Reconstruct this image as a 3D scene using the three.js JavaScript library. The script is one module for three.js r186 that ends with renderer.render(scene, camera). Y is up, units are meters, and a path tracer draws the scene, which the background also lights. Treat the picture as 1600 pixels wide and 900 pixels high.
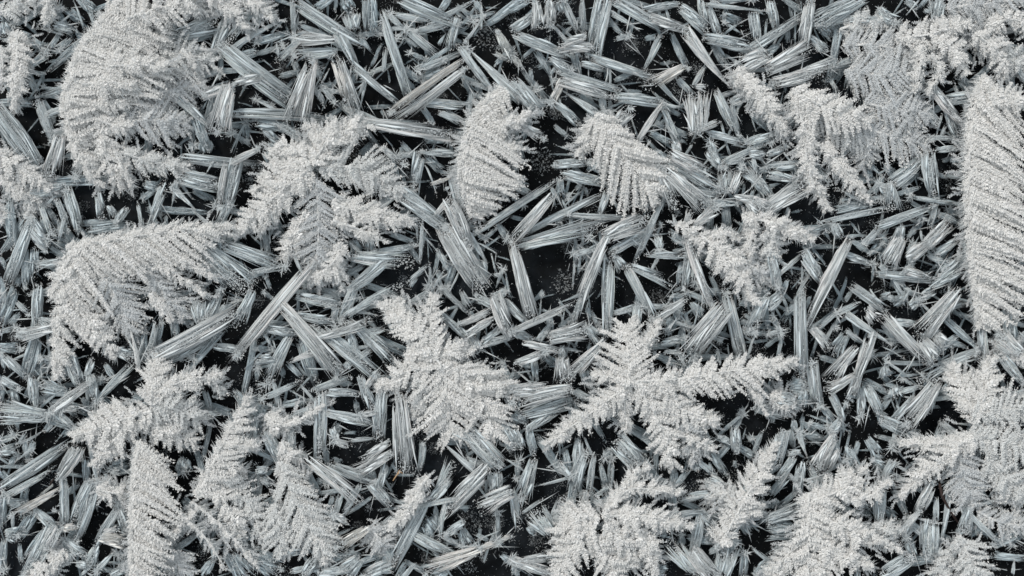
import * as THREE from 'three';
import { mergeGeometries } from 'three/addons/utils/BufferGeometryUtils.js';

// ---------------------------------------------------------------- camera, sky, sun, exposure
const H = 2.2;                                       // a person holding the camera over the ice
const camera = new THREE.PerspectiveCamera(2 * Math.atan(0.45 / H) * 180 / Math.PI, 16 / 9, 0.05, 200);
camera.position.set(0, H, 0); camera.up.set(0, 0, -1); camera.lookAt(0, 0, 0);
camera.focus = H - .055; camera.userData.fStop = 1.1;   // focused on the fern tops, the ice below a touch soft
const scene = new THREE.Scene();
{
  const w = 64, h = 32, d = new Float32Array(w * h * 4);        // even overcast sky, a little brighter overhead
  for (let j = 0; j < h; j++) for (let i = 0; i < w; i++) {
    const e = Math.sin(((j + .5) / h - .5) * Math.PI), k = e > 0 ? .62 + .38 * e : .3, o = (j * w + i) * 4;
    d[o] = .93 * k; d[o + 1] = .99 * k; d[o + 2] = 1.03 * k; d[o + 3] = 1;
  }
  const t = new THREE.DataTexture(d, w, h, THREE.RGBAFormat, THREE.FloatType);
  t.mapping = THREE.EquirectangularReflectionMapping; t.magFilter = t.minFilter = THREE.LinearFilter; t.needsUpdate = true;
  scene.background = t; scene.environment = t; scene.backgroundIntensity = .62; scene.environmentIntensity = .62;
}
const sun = new THREE.DirectionalLight(0xfff7ee, 1.6);
sun.position.set(-2.2, 3.4, -2.6); sun.castShadow = true; sun.shadow.radius = 22;
sun.shadow.mapSize.set(4096, 4096);
Object.assign(sun.shadow.camera, { left: -1.5, right: 1.5, top: 1.5, bottom: -1.5, near: .1, far: 12 });
scene.add(sun); scene.add(sun.target);
const renderer = new THREE.WebGLRenderer({ antialias: true });
renderer.toneMapping = THREE.LinearToneMapping; renderer.toneMappingExposure = 1.38;
renderer.shadowMap.enabled = true;

// ---------------------------------------------------------------- helpers
let seed = 90125;
const R = () => { seed |= 0; seed = seed + 0x6D2B79F5 | 0; let t = Math.imul(seed ^ seed >>> 15, 1 | seed); t = t + Math.imul(t ^ t >>> 7, 61 | t) ^ t; return ((t ^ t >>> 14) >>> 0) / 4294967296; };
const rr = (a, b) => a + (b - a) * R();
const gs = () => (R() + R() + R() - 1.5) / 1.5;
const V = (x, y, z) => new THREE.Vector3(x, y, z);
const at = (px, py, h) => { const k = (H - h) / H / 1000; return V((px - 800) * k, h, (py - 450) * k); };   // millimetres on the ice -> a point at height h
const MM = .001, UP = V(0, 1, 0);
const taken = {};
const numbered = n => { const k = taken[n] = (taken[n] ?? -1) + 1; return k ? n + '_' + String(k).padStart(3, '0') : n; };
function add(o, name, label, category, group, kind) {
  o.name = numbered(name); o.userData.label = label;
  if (category) o.userData.category = category;
  if (group) o.userData.group = group;
  if (kind) o.userData.kind = kind;
  scene.add(o); return o;
}
const shade = m => { m.castShadow = m.receiveShadow = true; return m; };

// a builder of plain triangles with colour
class Tri {
  constructor() { this.p = []; this.c = []; this.i = []; }
  v(x, y, z, c) { const j = this.jit ? 1 + (R() - .5) * this.jit : 1; this.p.push(x, y, z); this.c.push(c[0] * j, c[1] * j, c[2] * j); return this.p.length / 3 - 1; }
  // closed tapered fibre through points with radii; sides s
  fibre(pts, rad, c, s = 4, flat = 1) {
    const n = pts.length, d = pts[n - 1].clone().sub(pts[0]).normalize();
    const a = Math.abs(d.y) > .9 ? V(1, 0, 0) : UP.clone(), u = a.clone().cross(d).normalize(), w = d.clone().cross(u).normalize(), ph = R() * 6.28;
    let prev = null;
    for (let k = 0; k < n; k++) {
      if (rad[k] <= 0) {
        const t = this.v(pts[k].x, pts[k].y, pts[k].z, c);
        if (prev) for (let j = 0; j < s; j++) this.i.push(prev[j], prev[(j + 1) % s], t);
        prev = null; this.tip = t; continue;
      }
      const ring = [];
      for (let j = 0; j < s; j++) {
        const an = ph + j / s * 6.2832, cu = Math.cos(an) * rad[k], cw = Math.sin(an) * rad[k] * flat;
        ring.push(this.v(pts[k].x + u.x * cu + w.x * cw, pts[k].y + u.y * cu + w.y * cw, pts[k].z + u.z * cu + w.z * cw, c));
      }
      if (prev) for (let j = 0; j < s; j++) { const q = (j + 1) % s; this.i.push(prev[j], prev[q], ring[q], prev[j], ring[q], ring[j]); }
      else if (k > 0) for (let j = 0; j < s; j++) this.i.push(this.tip, ring[(j + 1) % s], ring[j]);
      prev = ring;
    }
  }
  // flat six-cornered frost plate from a, along d, sideways u, length l
  plate(a, d, u, l, w, t, c) {
    const n = d.clone().cross(u).normalize();
    const P = (f, g, h) => this.v(a.x + d.x * f + u.x * g + n.x * h, a.y + d.y * f + u.y * g + n.y * h, a.z + d.z * f + u.z * g + n.z * h, c);
    const b = P(0, 0, 0), r = P(l * .55, w, 0), e = P(l, 0, 0), q = P(l * .55, -w, 0), o = P(l * .5, 0, t);
    this.i.push(b, r, o, r, e, o, e, q, o, q, b, o);
  }
  geo() {
    const g = new THREE.BufferGeometry();
    g.setAttribute('position', new THREE.Float32BufferAttribute(this.p, 3));
    g.setAttribute('color', new THREE.Float32BufferAttribute(this.c, 3));
    g.setIndex(this.i);
    if (this.smooth) { g.computeVertexNormals(); return g; }
    const f = g.toNonIndexed(); f.computeVertexNormals(); return f;
  }
}
const iceMat = new THREE.MeshPhysicalMaterial({ vertexColors: true, roughness: .9, ior: 1.31, transmission: .34, thickness: 0, side: THREE.DoubleSide });
const frostMat = new THREE.MeshPhysicalMaterial({ vertexColors: true, roughness: 1, ior: 1.31, specularIntensity: .5, transmission: .3, thickness: 0, side: THREE.DoubleSide });

// ---------------------------------------------------------------- the black ice
{
  const n = 512, d = new Uint8Array(n * n * 4), g = (q, s) => { const a = []; for (let i = 0; i < q * q; i++) a.push(R()); return (x, y) => { x = x / n * q; y = y / n * q; const i = x | 0, j = y | 0, f = x - i, h = y - j, A = (a, b) => a; const L = (i, j) => a[((j % q) * q) + (i % q)]; return (L(i, j) * (1 - f) + L(i + 1, j) * f) * (1 - h) + (L(i, j + 1) * (1 - f) + L(i + 1, j + 1) * f) * h; }; };
  const n1 = g(8), n2 = g(32), n3 = g(128);
  for (let j = 0; j < n; j++) for (let i = 0; i < n; i++) {
    const v = n1(i, j) * .45 + n2(i, j) * .3 + n3(i, j) * .25, k = Math.max(0, v - .42) * 60 + 11 + R() * 8, o = (j * n + i) * 4;
    d[o] = k * .86; d[o + 1] = k * .98; d[o + 2] = k * 1.1; d[o + 3] = 255;
  }
  const t = new THREE.DataTexture(d, n, n); t.colorSpace = THREE.SRGBColorSpace; t.wrapS = t.wrapT = THREE.RepeatWrapping; t.magFilter = THREE.LinearFilter; t.minFilter = THREE.LinearMipmapLinearFilter; t.generateMipmaps = true; t.repeat.set(60, 60); t.needsUpdate = true;
  const m = new THREE.Mesh(new THREE.PlaneGeometry(60, 60).rotateX(-Math.PI / 2), new THREE.MeshPhysicalMaterial({ map: t, roughness: .55, ior: 1.31, specularIntensity: .25 }));
  shade(m); m.userData.kind = 'structure';
  add(m, 'frozen_lake', 'smooth black lake ice under the frost', 'ice', null, 'structure');
}

// ---------------------------------------------------------------- frost ferns: data
// frond: [axis points x,y,height(mm)...], left widths, right widths (mm along the axis), barb angle, tone (0 white .. 1 grey: finer frost, some shade put into its colour), droop
const FERNS = [
  { nick: 'the great frost mound', label: 'largest white frost mound with broad lobes and a straight steep flank', fronds: [
    [[125, 235, 40, 104, 180, 58, 108, 130, 70, 124, 85, 72, 155, 40, 66, 190, 2, 60], [8, 10, 8, 8, 8, 8], [70, 95, 120, 125, 105, 70], 80, 0, .12, 1],
    [[165, 52, 62, 215, 22, 74, 290, 4, 70], [50, 50, 35], [20, 34, 22], 66, 0, .3],
    [[128, 112, 62, 190, 102, 82, 256, 104, 76], [24, 28, 10], [14, 18, 8], 58, 0, .3],
    [[112, 136, 60, 160, 128, 80, 206, 132, 78], [16, 16, 8], [18, 20, 8], 58, 0, .3],
    [[112, 180, 54, 150, 160, 66, 192, 158, 64], [16, 16, 8], [20, 24, 12], 60, 0, .3],
    [[112, 190, 44, 122, 240, 44, 154, 288, 30], [28, 24, 8], [14, 12, 6], 55, .1, .2],
    [[160, 200, 50, 168, 250, 44, 190, 292, 30], [20, 18, 7], [20, 16, 7], 52, .2, .25],
    [[178, 236, 46, 192, 262, 44, 203, 288, 40], [6, 7, 4], [6, 7, 4], 50, 0, .3],
    [[150, 186, 56, 180, 196, 62, 200, 198, 58], [16, 18, 8], [16, 20, 8], 60, 0, .4],
    [[185, 190, 46, 240, 188, 48, 290, 192, 34], [24, 34, 12], [20, 42, 16], 62, .5, .3],
    [[178, 236, 40, 230, 250, 40, 288, 262, 32], [18, 16, 10], [16, 22, 10], 58, .3, .3],
    [[190, 60, 60, 240, 62, 56, 262, 44, 50], [16, 16, 6], [20, 18, 6], 60, .1, .3],
    [[225, 110, 50, 280, 92, 42, 328, 96, 34], [30, 36, 16], [24, 40, 20], 60, .4, .25],
    [[225, 150, 40, 270, 140, 36, 318, 132, 28], [14, 16, 10], [22, 26, 12], 58, .5, .25],
    [[284, 78, 50, 300, 92, 48, 304, 104, 44], [6, 7, 4], [6, 7, 4], 50, 0, .2]] },
  { nick: 'the hanging twin sprig', label: 'white twin sprig of frost with short stubby leaflets over dark ice', fronds: [
    [[318, -12, 50, 355, 12, 52, 386, 42, 40], [12, 14, 5], [12, 14, 5], 55, .1, .2],
    [[362, -8, 44, 395, 4, 44, 424, 26, 36], [12, 14, 6], [12, 12, 6], 55, .2, .2],
    [[285, -8, 44, 305, 6, 42, 322, 18, 36], [10, 12, 6], [12, 14, 8], 55, .3, .2]] },
  { nick: 'the upright tongue sprig', label: 'narrow tongue-shaped white frost sprig with fine even teeth', fronds: [
    [[26, 48, 40, 26, 100, 52, 20, 166, 44], [18, 20, 7], [14, 16, 6], 58, 0, .25],
    [[-6, 70, 44, 4, 95, 46, 2, 122, 40], [8, 9, 5], [9, 9, 5], 55, 0, .2],
    [[72, -8, 46, 74, 12, 46, 72, 34, 38], [9, 10, 4], [9, 10, 4], 55, 0, .2],
    [[-4, 20, 30, 24, 12, 34, 56, -4, 30], [14, 16, 8], [14, 16, 8], 60, .3, .2]] },
  { nick: 'the slab-top frost crust', label: 'ragged white frost crust lying along a broad ice slab', fronds: [
    [[-6, 238, 44, 35, 262, 48, 76, 294, 36], [14, 14, 6], [26, 26, 8], 60, 0, .15],
    [[-6, 270, 34, 25, 296, 34, 62, 312, 26], [14, 14, 6], [14, 14, 8], 60, .2, .2],
    [[40, 300, 24, 46, 320, 24, 44, 338, 20], [10, 10, 6], [10, 10, 6], 58, .3, .2],
    [[-6, 322, 28, 0, 332, 28, 3, 346, 24], [7, 8, 4], [6, 6, 4], 55, 0, .2]] },
  { nick: 'the spread-wing fern', label: 'wing-shaped frost fern with a bright ridge and barbs on one side', fronds: [
    [[104, 388, 52, 180, 374, 66, 270, 361, 66, 354, 352, 52], [8, 10, 12, 5], [52, 62, 46, 10], 48, 0, .22],
    [[128, 384, 56, 106, 450, 52, 92, 520, 44, 86, 590, 28], [66, 58, 34, 6], [14, 18, 12, 6], 56, 0, .2],
    [[140, 400, 46, 178, 456, 44, 205, 515, 32], [48, 44, 20], [26, 34, 18], 52, .7, .15],
    [[118, 480, 46, 150, 516, 46, 180, 556, 32], [22, 20, 6], [20, 20, 8], 54, 0, .25],
    [[222, 372, 56, 276, 398, 58, 334, 434, 48], [7, 8, 4], [8, 12, 5], 45, 0, .3],
    [[196, 392, 50, 256, 416, 52, 318, 458, 42], [7, 8, 4], [9, 12, 5], 45, 0, .3],
    [[225, 410, 44, 250, 448, 42, 282, 492, 34], [24, 22, 10], [20, 22, 12], 50, .5, .2],
    [[236, 458, 46, 252, 482, 48, 266, 500, 42], [9, 13, 6], [6, 9, 5], 52, 0, .3],
    [[110, 400, 54, 96, 430, 52, 84, 462, 44], [8, 10, 6], [10, 14, 8], 55, 0, .3]] },
  { nick: 'the burst-centre fern', label: 'radiating frost fern with a bright tufted centre and ragged arms', fronds: [
    [[486, 262, 76, 432, 304, 66, 368, 366, 40], [30, 26, 6], [30, 26, 8], 56, 0, .25],
    [[484, 258, 76, 440, 262, 66, 398, 300, 48], [24, 20, 8], [20, 24, 8], 58, 0, .3],
    [[486, 256, 78, 450, 226, 70, 425, 236, 56], [18, 18, 8], [18, 16, 8], 58, 0, .3],
    [[488, 256, 78, 520, 212, 68, 578, 196, 46], [22, 24, 8], [24, 26, 10], 58, 0, .25],
    [[492, 252, 76, 500, 215, 66, 478, 196, 50], [14, 14, 6], [14, 14, 6], 58, 0, .3],
    [[500, 262, 70, 560, 262, 56, 626, 300, 32], [34, 38, 12], [26, 36, 12], 58, .45, .2],
    [[520, 318, 60, 580, 336, 54, 642, 346, 40], [20, 20, 5], [20, 20, 6], 54, 0, .2],
    [[520, 344, 58, 560, 358, 56, 600, 378, 44], [10, 12, 5], [8, 12, 5], 50, 0, .3],
    [[494, 280, 66, 498, 350, 50, 492, 440, 28], [34, 34, 14], [38, 34, 14], 56, .55, .15],
    [[476, 330, 50, 460, 370, 42, 442, 402, 28], [16, 18, 8], [14, 18, 8], 56, .2, .2],
    [[532, 380, 46, 522, 408, 48, 484, 436, 34], [14, 18, 8], [12, 12, 5], 52, 0, .2],
    [[524, 400, 40, 530, 430, 36, 534, 450, 26], [10, 12, 6], [9, 10, 6], 52, .3, .2],
    [[455, 290, 62, 420, 340, 52, 404, 360, 42], [10, 14, 8], [12, 16, 8], 56, 0, .3]] },
  { nick: 'the half-feather fern', label: 'cream half-feather frost fern curved like a shell', fronds: [
    [[786, 138, 42, 748, 174, 62, 730, 216, 72, 722, 262, 68, 728, 302, 54, 738, 336, 36], [24, 56, 82, 82, 62, 16], [6, 7, 7, 7, 7, 6], 72, 0, .12, 1],
    [[760, 200, 62, 792, 196, 66, 826, 178, 54], [12, 14, 6], [10, 12, 6], 56, 0, .3],
    [[752, 236, 64, 784, 232, 66, 816, 234, 52], [12, 12, 5], [10, 12, 6], 56, 0, .3],
    [[748, 266, 60, 776, 270, 60, 800, 284, 46], [12, 12, 5], [10, 12, 6], 56, 0, .3]] },
  { nick: 'the fan-shaped fern', label: 'triangular fan of fine grey-white frost spreading from its apex', fronds: [
    [[932, 178, 58, 966, 232, 60, 1022, 298, 40], [20, 46, 12], [26, 56, 16], 42, .15, .15, 1],
    [[936, 184, 56, 985, 232, 54, 1028, 282, 38], [14, 20, 8], [14, 18, 8], 44, .2, .2],
    [[928, 186, 54, 916, 216, 46, 905, 240, 34], [16, 20, 10], [10, 12, 8], 50, .2, .2]] },
  { nick: 'the blunt paddle sprig', label: 'blunt paddle-shaped white sprig of frost crossing splintered shards', fronds: [
    [[1150, 108, 48, 1188, 150, 62, 1228, 206, 48], [13, 18, 6], [13, 18, 7], 55, 0, .25],
    [[1150, 130, 42, 1164, 136, 44, 1172, 152, 38], [7, 8, 5], [7, 8, 5], 55, 0, .2]] },
  { nick: 'the cauliflower fern', label: 'broad cauliflower-like mass of grey and white frost with trailing tails', fronds: [
    [[1262, 176, 48, 1310, 196, 50, 1350, 222, 40], [26, 34, 24], [24, 34, 20], 60, .3, .15],
    [[1238, 142, 66, 1290, 168, 78, 1356, 190, 66], [22, 30, 10], [30, 38, 12], 58, 0, .25],
    [[1242, 138, 64, 1252, 185, 66, 1268, 235, 54], [24, 26, 12], [10, 12, 8], 56, 0, .25],
    [[1320, 110, 46, 1382, 118, 58, 1425, 108, 46], [34, 50, 26], [30, 44, 26], 62, .55, .15],
    [[1318, 70, 36, 1380, 72, 44, 1424, 90, 36], [24, 26, 14], [24, 30, 16], 60, .6, .15],
    [[1350, 160, 52, 1400, 172, 52, 1448, 176, 34], [30, 34, 16], [26, 34, 16], 62, .55, .15],
    [[1340, 196, 48, 1396, 214, 46, 1446, 226, 28], [22, 30, 14], [20, 38, 16], 62, .75, .15],
    [[1350, 196, 44, 1352, 232, 36, 1348, 262, 24], [24, 26, 14], [24, 26, 14], 58, .55, .2],
    [[1258, 196, 56, 1262, 260, 50, 1288, 322, 28], [18, 16, 10], [12, 14, 8], 54, .1, .2],
    [[1284, 228, 50, 1318, 264, 46, 1360, 314, 28], [12, 14, 5], [12, 14, 6], 52, 0, .25],
    [[1440, 70, 60, 1438, 100, 64, 1430, 142, 52], [8, 10, 5], [10, 13, 6], 54, 0, .3],
    [[1452, 86, 62, 1470, 106, 62, 1452, 142, 50], [7, 8, 5], [6, 7, 4], 52, 0, .3],
    [[1312, 46, 30, 1350, 34, 32, 1392, 36, 26], [16, 18, 10], [14, 16, 10], 60, .4, .2]] },
  { nick: 'the crested frost clump', label: 'crested frost clump with several bright curled lobes and grey hollows', fronds: [
    [[1400, 60, 48, 1450, 54, 58, 1512, 36, 52], [20, 24, 8], [20, 24, 10], 58, .1, .25],
    [[1456, 62, 58, 1492, 78, 62, 1510, 112, 48], [16, 18, 10], [14, 18, 8], 56, 0, .3],
    [[1520, 54, 56, 1556, 76, 58, 1570, 120, 42], [16, 22, 10], [14, 20, 12], 56, .1, .3],
    [[1480, 12, 36, 1540, 6, 38, 1606, -4, 32], [24, 26, 14], [24, 30, 14], 60, .5, .15],
    [[1540, 40, 46, 1580, 30, 46, 1612, 40, 40], [18, 18, 10], [18, 20, 10], 58, .15, .25],
    [[1545, 70, 40, 1576, 86, 36, 1606, 110, 24], [20, 22, 12], [18, 22, 10], 58, .45, .2],
    [[1505, 40, 32, 1530, 50, 34, 1550, 60, 30], [20, 20, 14], [18, 22, 14], 60, .8, .1]] },
  { nick: 'the long comb fern', label: 'tall comb-like frost fern with one straight edge and slanting barbs', fronds: [
    [[1540, 118, 48, 1524, 160, 62, 1516, 220, 70, 1514, 300, 72, 1520, 400, 64, 1532, 506, 40], [80, 95, 105, 104, 84, 18], [6, 8, 8, 8, 8, 8], 62, 0, .1, 1],
    [[1530, 170, 66, 1570, 150, 62, 1606, 160, 50], [14, 18, 10], [18, 24, 12], 58, 0, .25]] },
  { nick: 'the spiky brush fern', label: 'spiky frost fern with stiff comb needles and small white knobs', fronds: [
    [[1058, 352, 44, 1076, 360, 48, 1096, 378, 40], [12, 14, 8], [12, 16, 10], 56, 0, .2],
    [[1094, 366, 46, 1134, 402, 54, 1184, 474, 38], [18, 18, 5], [26, 24, 6], 62, 0, .2],
    [[1120, 384, 50, 1148, 398, 52, 1170, 430, 40], [8, 10, 5], [6, 8, 5], 55, 0, .3],
    [[1112, 368, 50, 1130, 366, 52, 1152, 372, 44], [9, 10, 6], [7, 8, 5], 55, 0, .2],
    [[1160, 340, 50, 1208, 348, 56, 1272, 374, 42], [12, 13, 6], [12, 18, 8], 55, 0, .25],
    [[1178, 350, 48, 1172, 380, 46, 1168, 412, 34], [9, 10, 5], [8, 9, 5], 52, 0, .25],
    [[1200, 358, 44, 1206, 384, 40, 1204, 404, 30], [18, 18, 10], [18, 16, 10], 55, .4, .2],
    [[1166, 410, 36, 1186, 424, 34, 1204, 438, 26], [12, 14, 8], [10, 12, 8], 55, .7, .2]] },
  { nick: 'the tumbled double fern', label: 'tumbled frost fern with knobby upper lobes and a broad ribbed apron', fronds: [
    [[640, 530, 58, 680, 572, 66, 730, 590, 56], [28, 34, 20], [30, 34, 24], 60, .1, .15],
    [[690, 572, 72, 650, 520, 72, 600, 474, 48], [24, 26, 10], [26, 26, 10], 58, 0, .25],
    [[684, 540, 70, 672, 500, 66, 676, 464, 48], [14, 14, 8], [16, 20, 12], 58, 0, .25],
    [[640, 510, 62, 628, 490, 58, 624, 468, 48], [8, 9, 6], [8, 9, 6], 58, 0, .2],
    [[690, 556, 70, 714, 546, 68, 738, 548, 52], [14, 16, 8], [14, 18, 8], 56, 0, .25],
    [[672, 576, 66, 636, 580, 58, 594, 606, 38], [26, 24, 8], [22, 22, 10], 58, 0, .25],
    [[692, 574, 70, 700, 624, 56, 704, 674, 34], [42, 52, 24], [42, 48, 22], 50, .15, .12],
    [[712, 574, 68, 746, 612, 54, 772, 676, 34], [36, 40, 18], [30, 34, 16], 50, .15, .12],
    [[720, 580, 62, 764, 590, 52, 806, 612, 36], [16, 18, 10], [16, 20, 10], 56, .2, .25],
    [[664, 590, 60, 656, 626, 46, 648, 652, 32], [14, 14, 8], [14, 14, 10], 54, .3, .2]] },
  { nick: 'the star-shaped fern', label: 'star-shaped white frost fern with one long tapering arm', fronds: [
    [[984, 596, 74, 1060, 592, 72, 1150, 578, 66, 1242, 566, 46], [10, 20, 20, 7], [20, 36, 34, 7], 52, 0, .25],
    [[988, 596, 74, 930, 640, 62, 856, 692, 38], [22, 22, 8], [18, 20, 8], 56, 0, .25],
    [[984, 600, 74, 982, 556, 68, 976, 510, 48], [40, 44, 20], [36, 44, 24], 60, 0, .2],
    [[1004, 552, 62, 1018, 526, 56, 1030, 502, 44], [8, 10, 6], [8, 9, 5], 56, .1, .2],
    [[960, 590, 66, 944, 586, 60, 930, 588, 48], [10, 12, 6], [10, 10, 6], 58, 0, .2],
    [[998, 606, 70, 1030, 660, 56, 1050, 724, 34], [24, 30, 16], [18, 24, 14], 54, .1, .2],
    [[1030, 606, 66, 1066, 640, 58, 1118, 656, 44], [16, 20, 8], [20, 26, 10], 54, 0, .25],
    [[980, 606, 68, 976, 640, 56, 980, 672, 42], [8, 12, 6], [8, 12, 6], 52, 0, .3],
    [[1064, 640, 50, 1078, 680, 40, 1084, 718, 26], [18, 24, 14], [14, 18, 10], 56, .5, .2],
    [[1074, 680, 46, 1094, 692, 46, 1112, 700, 38], [8, 10, 6], [8, 10, 6], 56, 0, .25],
    [[1168, 600, 50, 1184, 622, 46, 1198, 646, 34], [4, 5, 3], [4, 5, 3], 45, 0, .2]] },
  { nick: 'the ribbed shield fern', label: 'shield-shaped frost fern with a bright shoulder and ribbed grey side', fronds: [
    [[236, 642, 72, 176, 660, 62, 116, 682, 36], [22, 24, 8], [24, 26, 10], 58, 0, .25],
    [[238, 632, 72, 238, 594, 66, 248, 556, 44], [16, 18, 10], [18, 24, 12], 58, 0, .25],
    [[226, 622, 70, 290, 594, 62, 346, 586, 40], [14, 14, 6], [18, 20, 6], 56, 0, .25],
    [[236, 632, 68, 276, 640, 58, 308, 656, 38], [26, 32, 18], [22, 26, 16], 62, .35, .12],
    [[226, 650, 62, 260, 676, 52, 300, 690, 34], [20, 24, 16], [22, 24, 12], 60, .2, .2],
    [[210, 656, 60, 176, 690, 48, 150, 724, 28], [26, 24, 10], [22, 22, 10], 58, .15, .2],
    [[190, 630, 60, 172, 644, 56, 150, 650, 44], [12, 14, 8], [12, 14, 8], 58, 0, .25],
    [[330, 588, 44, 338, 600, 40, 344, 612, 30], [8, 10, 8], [8, 9, 6], 40, .3, .3]] },
  { nick: 'the straight pillar fern', label: 'straight pillar of white frost with one smooth edge and toothed edge', fronds: [
    [[218, 690, 60, 210, 740, 66, 207, 800, 66, 206, 862, 64, 207, 910, 58], [52, 68, 62, 48, 46], [5, 5, 5, 5, 5], 60, 0, .12, 1],
    [[276, 862, 36, 280, 884, 32, 282, 908, 26], [20, 24, 20], [20, 22, 20], 70, .8, .1]] },
  { nick: 'the ladder fern', label: 'frost fern with a leaning ladder ridge and thin bare trailing spines', fronds: [
    [[308, 776, 52, 342, 706, 62, 384, 624, 44], [8, 9, 6], [26, 38, 12], 62, .1, .2],
    [[350, 700, 60, 376, 696, 62, 400, 698, 48], [10, 12, 6], [9, 11, 6], 54, 0, .3],
    [[338, 730, 56, 360, 728, 54, 380, 738, 40], [12, 14, 8], [12, 16, 8], 56, .05, .3],
    [[286, 806, 52, 322, 842, 50, 352, 888, 36], [3, 3, 3], [3, 3, 3], 55, .1, .1],
    [[300, 784, 52, 346, 822, 48, 402, 884, 30], [3, 4, 4], [4, 5, 5], 55, .1, .1],
    [[322, 760, 50, 352, 784, 50, 372, 836, 34], [16, 22, 10], [14, 18, 10], 56, .1, .2],
    [[344, 748, 46, 386, 786, 40, 410, 836, 26], [24, 24, 12], [16, 20, 10], 56, .45, .2],
    [[304, 800, 50, 280, 824, 46, 262, 850, 32], [6, 6, 4], [8, 9, 6], 64, .1, .2]] },
  { nick: 'the leaning plume fern', label: 'leaning plume of even grey frost narrowing to a hooked tip', fronds: [
    [[438, 722, 48, 462, 780, 52, 512, 872, 32], [24, 42, 6], [16, 44, 10], 46, .3, .12],
    [[430, 786, 44, 436, 826, 40, 440, 862, 28], [14, 20, 10], [22, 30, 12], 50, .35, .15],
    [[440, 690, 44, 452, 712, 46, 470, 716, 36], [14, 16, 8], [12, 16, 8], 58, .1, .2],
    [[486, 830, 44, 500, 850, 42, 508, 878, 30], [8, 8, 4], [8, 8, 4], 48, .2, .2]] },
  { nick: 'the forked snow fern', label: 'wide white frost fern with two forked tapering arms and layered skirt', fronds: [
    [[948, 800, 70, 980, 766, 70, 1060, 770, 48], [12, 14, 5], [8, 10, 5], 56, 0, .25],
    [[942, 806, 72, 1004, 806, 72, 1080, 822, 48], [14, 16, 5], [18, 20, 6], 55, 0, .25],
    [[936, 808, 70, 898, 812, 62, 872, 846, 40], [24, 26, 12], [18, 26, 12], 58, 0, .2],
    [[926, 822, 66, 888, 862, 54, 868, 904, 36], [34, 34, 20], [26, 22, 14], 58, .1, .15],
    [[946, 818, 68, 974, 846, 58, 992, 880, 38], [22, 22, 10], [20, 24, 10], 52, .1, .25],
    [[976, 818, 66, 1008, 842, 56, 1022, 894, 36], [16, 20, 8], [14, 18, 8], 54, 0, .25],
    [[930, 836, 60, 950, 874, 52, 970, 910, 40], [32, 32, 20], [28, 30, 20], 56, .1, .2],
    [[976, 762, 62, 990, 742, 58, 1010, 730, 46], [8, 9, 5], [7, 9, 5], 55, .05, .2],
    [[900, 800, 56, 890, 796, 52, 880, 800, 40], [10, 12, 6], [10, 10, 6], 58, 0, .2]] },
  { nick: 'the slanted plume', label: 'slanted white frost plume with spiky back and knobby underside', fronds: [
    [[1126, 850, 44, 1166, 776, 60, 1212, 696, 44], [18, 24, 8], [16, 24, 8], 58, 0, .2],
    [[1150, 800, 54, 1168, 800, 50, 1192, 790, 38], [10, 12, 6], [12, 14, 6], 56, .05, .25],
    [[1150, 790, 52, 1136, 770, 44, 1108, 780, 28], [12, 14, 8], [16, 22, 10], 56, .3, .2]] },
  { nick: 'the layered bank fern', label: 'layered bank of white frost with stepped lobes and a short side spine', fronds: [
    [[1268, 782, 70, 1312, 766, 72, 1350, 734, 52], [24, 24, 8], [24, 28, 8], 58, 0, .2],
    [[1320, 780, 68, 1356, 776, 66, 1388, 754, 50], [8, 10, 6], [10, 14, 7], 56, 0, .3],
    [[1264, 770, 70, 1262, 820, 66, 1262, 908, 48], [34, 48, 40], [14, 22, 26], 62, .05, .15],
    [[1280, 806, 66, 1324, 826, 62, 1362, 848, 46], [22, 22, 8], [22, 24, 8], 56, 0, .25],
    [[1270, 846, 60, 1312, 868, 56, 1360, 884, 42], [22, 22, 8], [20, 22, 8], 56, 0, .25],
    [[1334, 820, 52, 1368, 838, 50, 1406, 862, 36], [6, 6, 4], [6, 8, 4], 50, .2, .2],
    [[1360, 824, 40, 1384, 826, 40, 1412, 828, 30], [9, 11, 6], [9, 11, 6], 56, .35, .2],
    [[1250, 850, 54, 1222, 876, 46, 1204, 908, 34], [20, 22, 14], [18, 20, 12], 58, .1, .2],
    [[1290, 870, 52, 1284, 892, 50, 1280, 914, 42], [30, 30, 26], [30, 30, 26], 58, .1, .2]] },
  { nick: 'the wide hand fern', label: 'wide hand-shaped frost fern with ribbed grey palm and white fingers', fronds: [
    [[1520, 680, 72, 1470, 716, 66, 1410, 774, 38], [18, 20, 6], [18, 20, 7], 56, 0, .25],
    [[1500, 690, 68, 1462, 694, 60, 1410, 692, 42], [14, 14, 6], [12, 14, 6], 56, 0, .25],
    [[1530, 660, 70, 1510, 620, 60, 1488, 572, 40], [20, 22, 8], [20, 22, 10], 56, .05, .2],
    [[1530, 650, 70, 1540, 606, 60, 1546, 564, 40], [16, 20, 10], [18, 26, 12], 56, .05, .2],
    [[1520, 650, 70, 1562, 640, 62, 1612, 640, 46], [30, 30, 20], [24, 26, 20], 64, .25, .12],
    [[1516, 676, 66, 1562, 690, 58, 1614, 704, 40], [26, 30, 22], [26, 34, 24], 64, .35, .12],
    [[1500, 710, 56, 1506, 752, 46, 1520, 790, 28], [30, 36, 18], [24, 30, 14], 58, .6, .15],
    [[1540, 716, 50, 1572, 748, 42, 1602, 776, 30], [26, 28, 16], [22, 26, 14], 58, .45, .15]] },
  { nick: 'the low cream tuft', label: 'low cream-tinted frost tuft with a soft rounded outline', fronds: [
    [[1500, 836, 40, 1512, 866, 42, 1524, 910, 32], [28, 34, 30], [16, 24, 20], 60, .3, .15],
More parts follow.
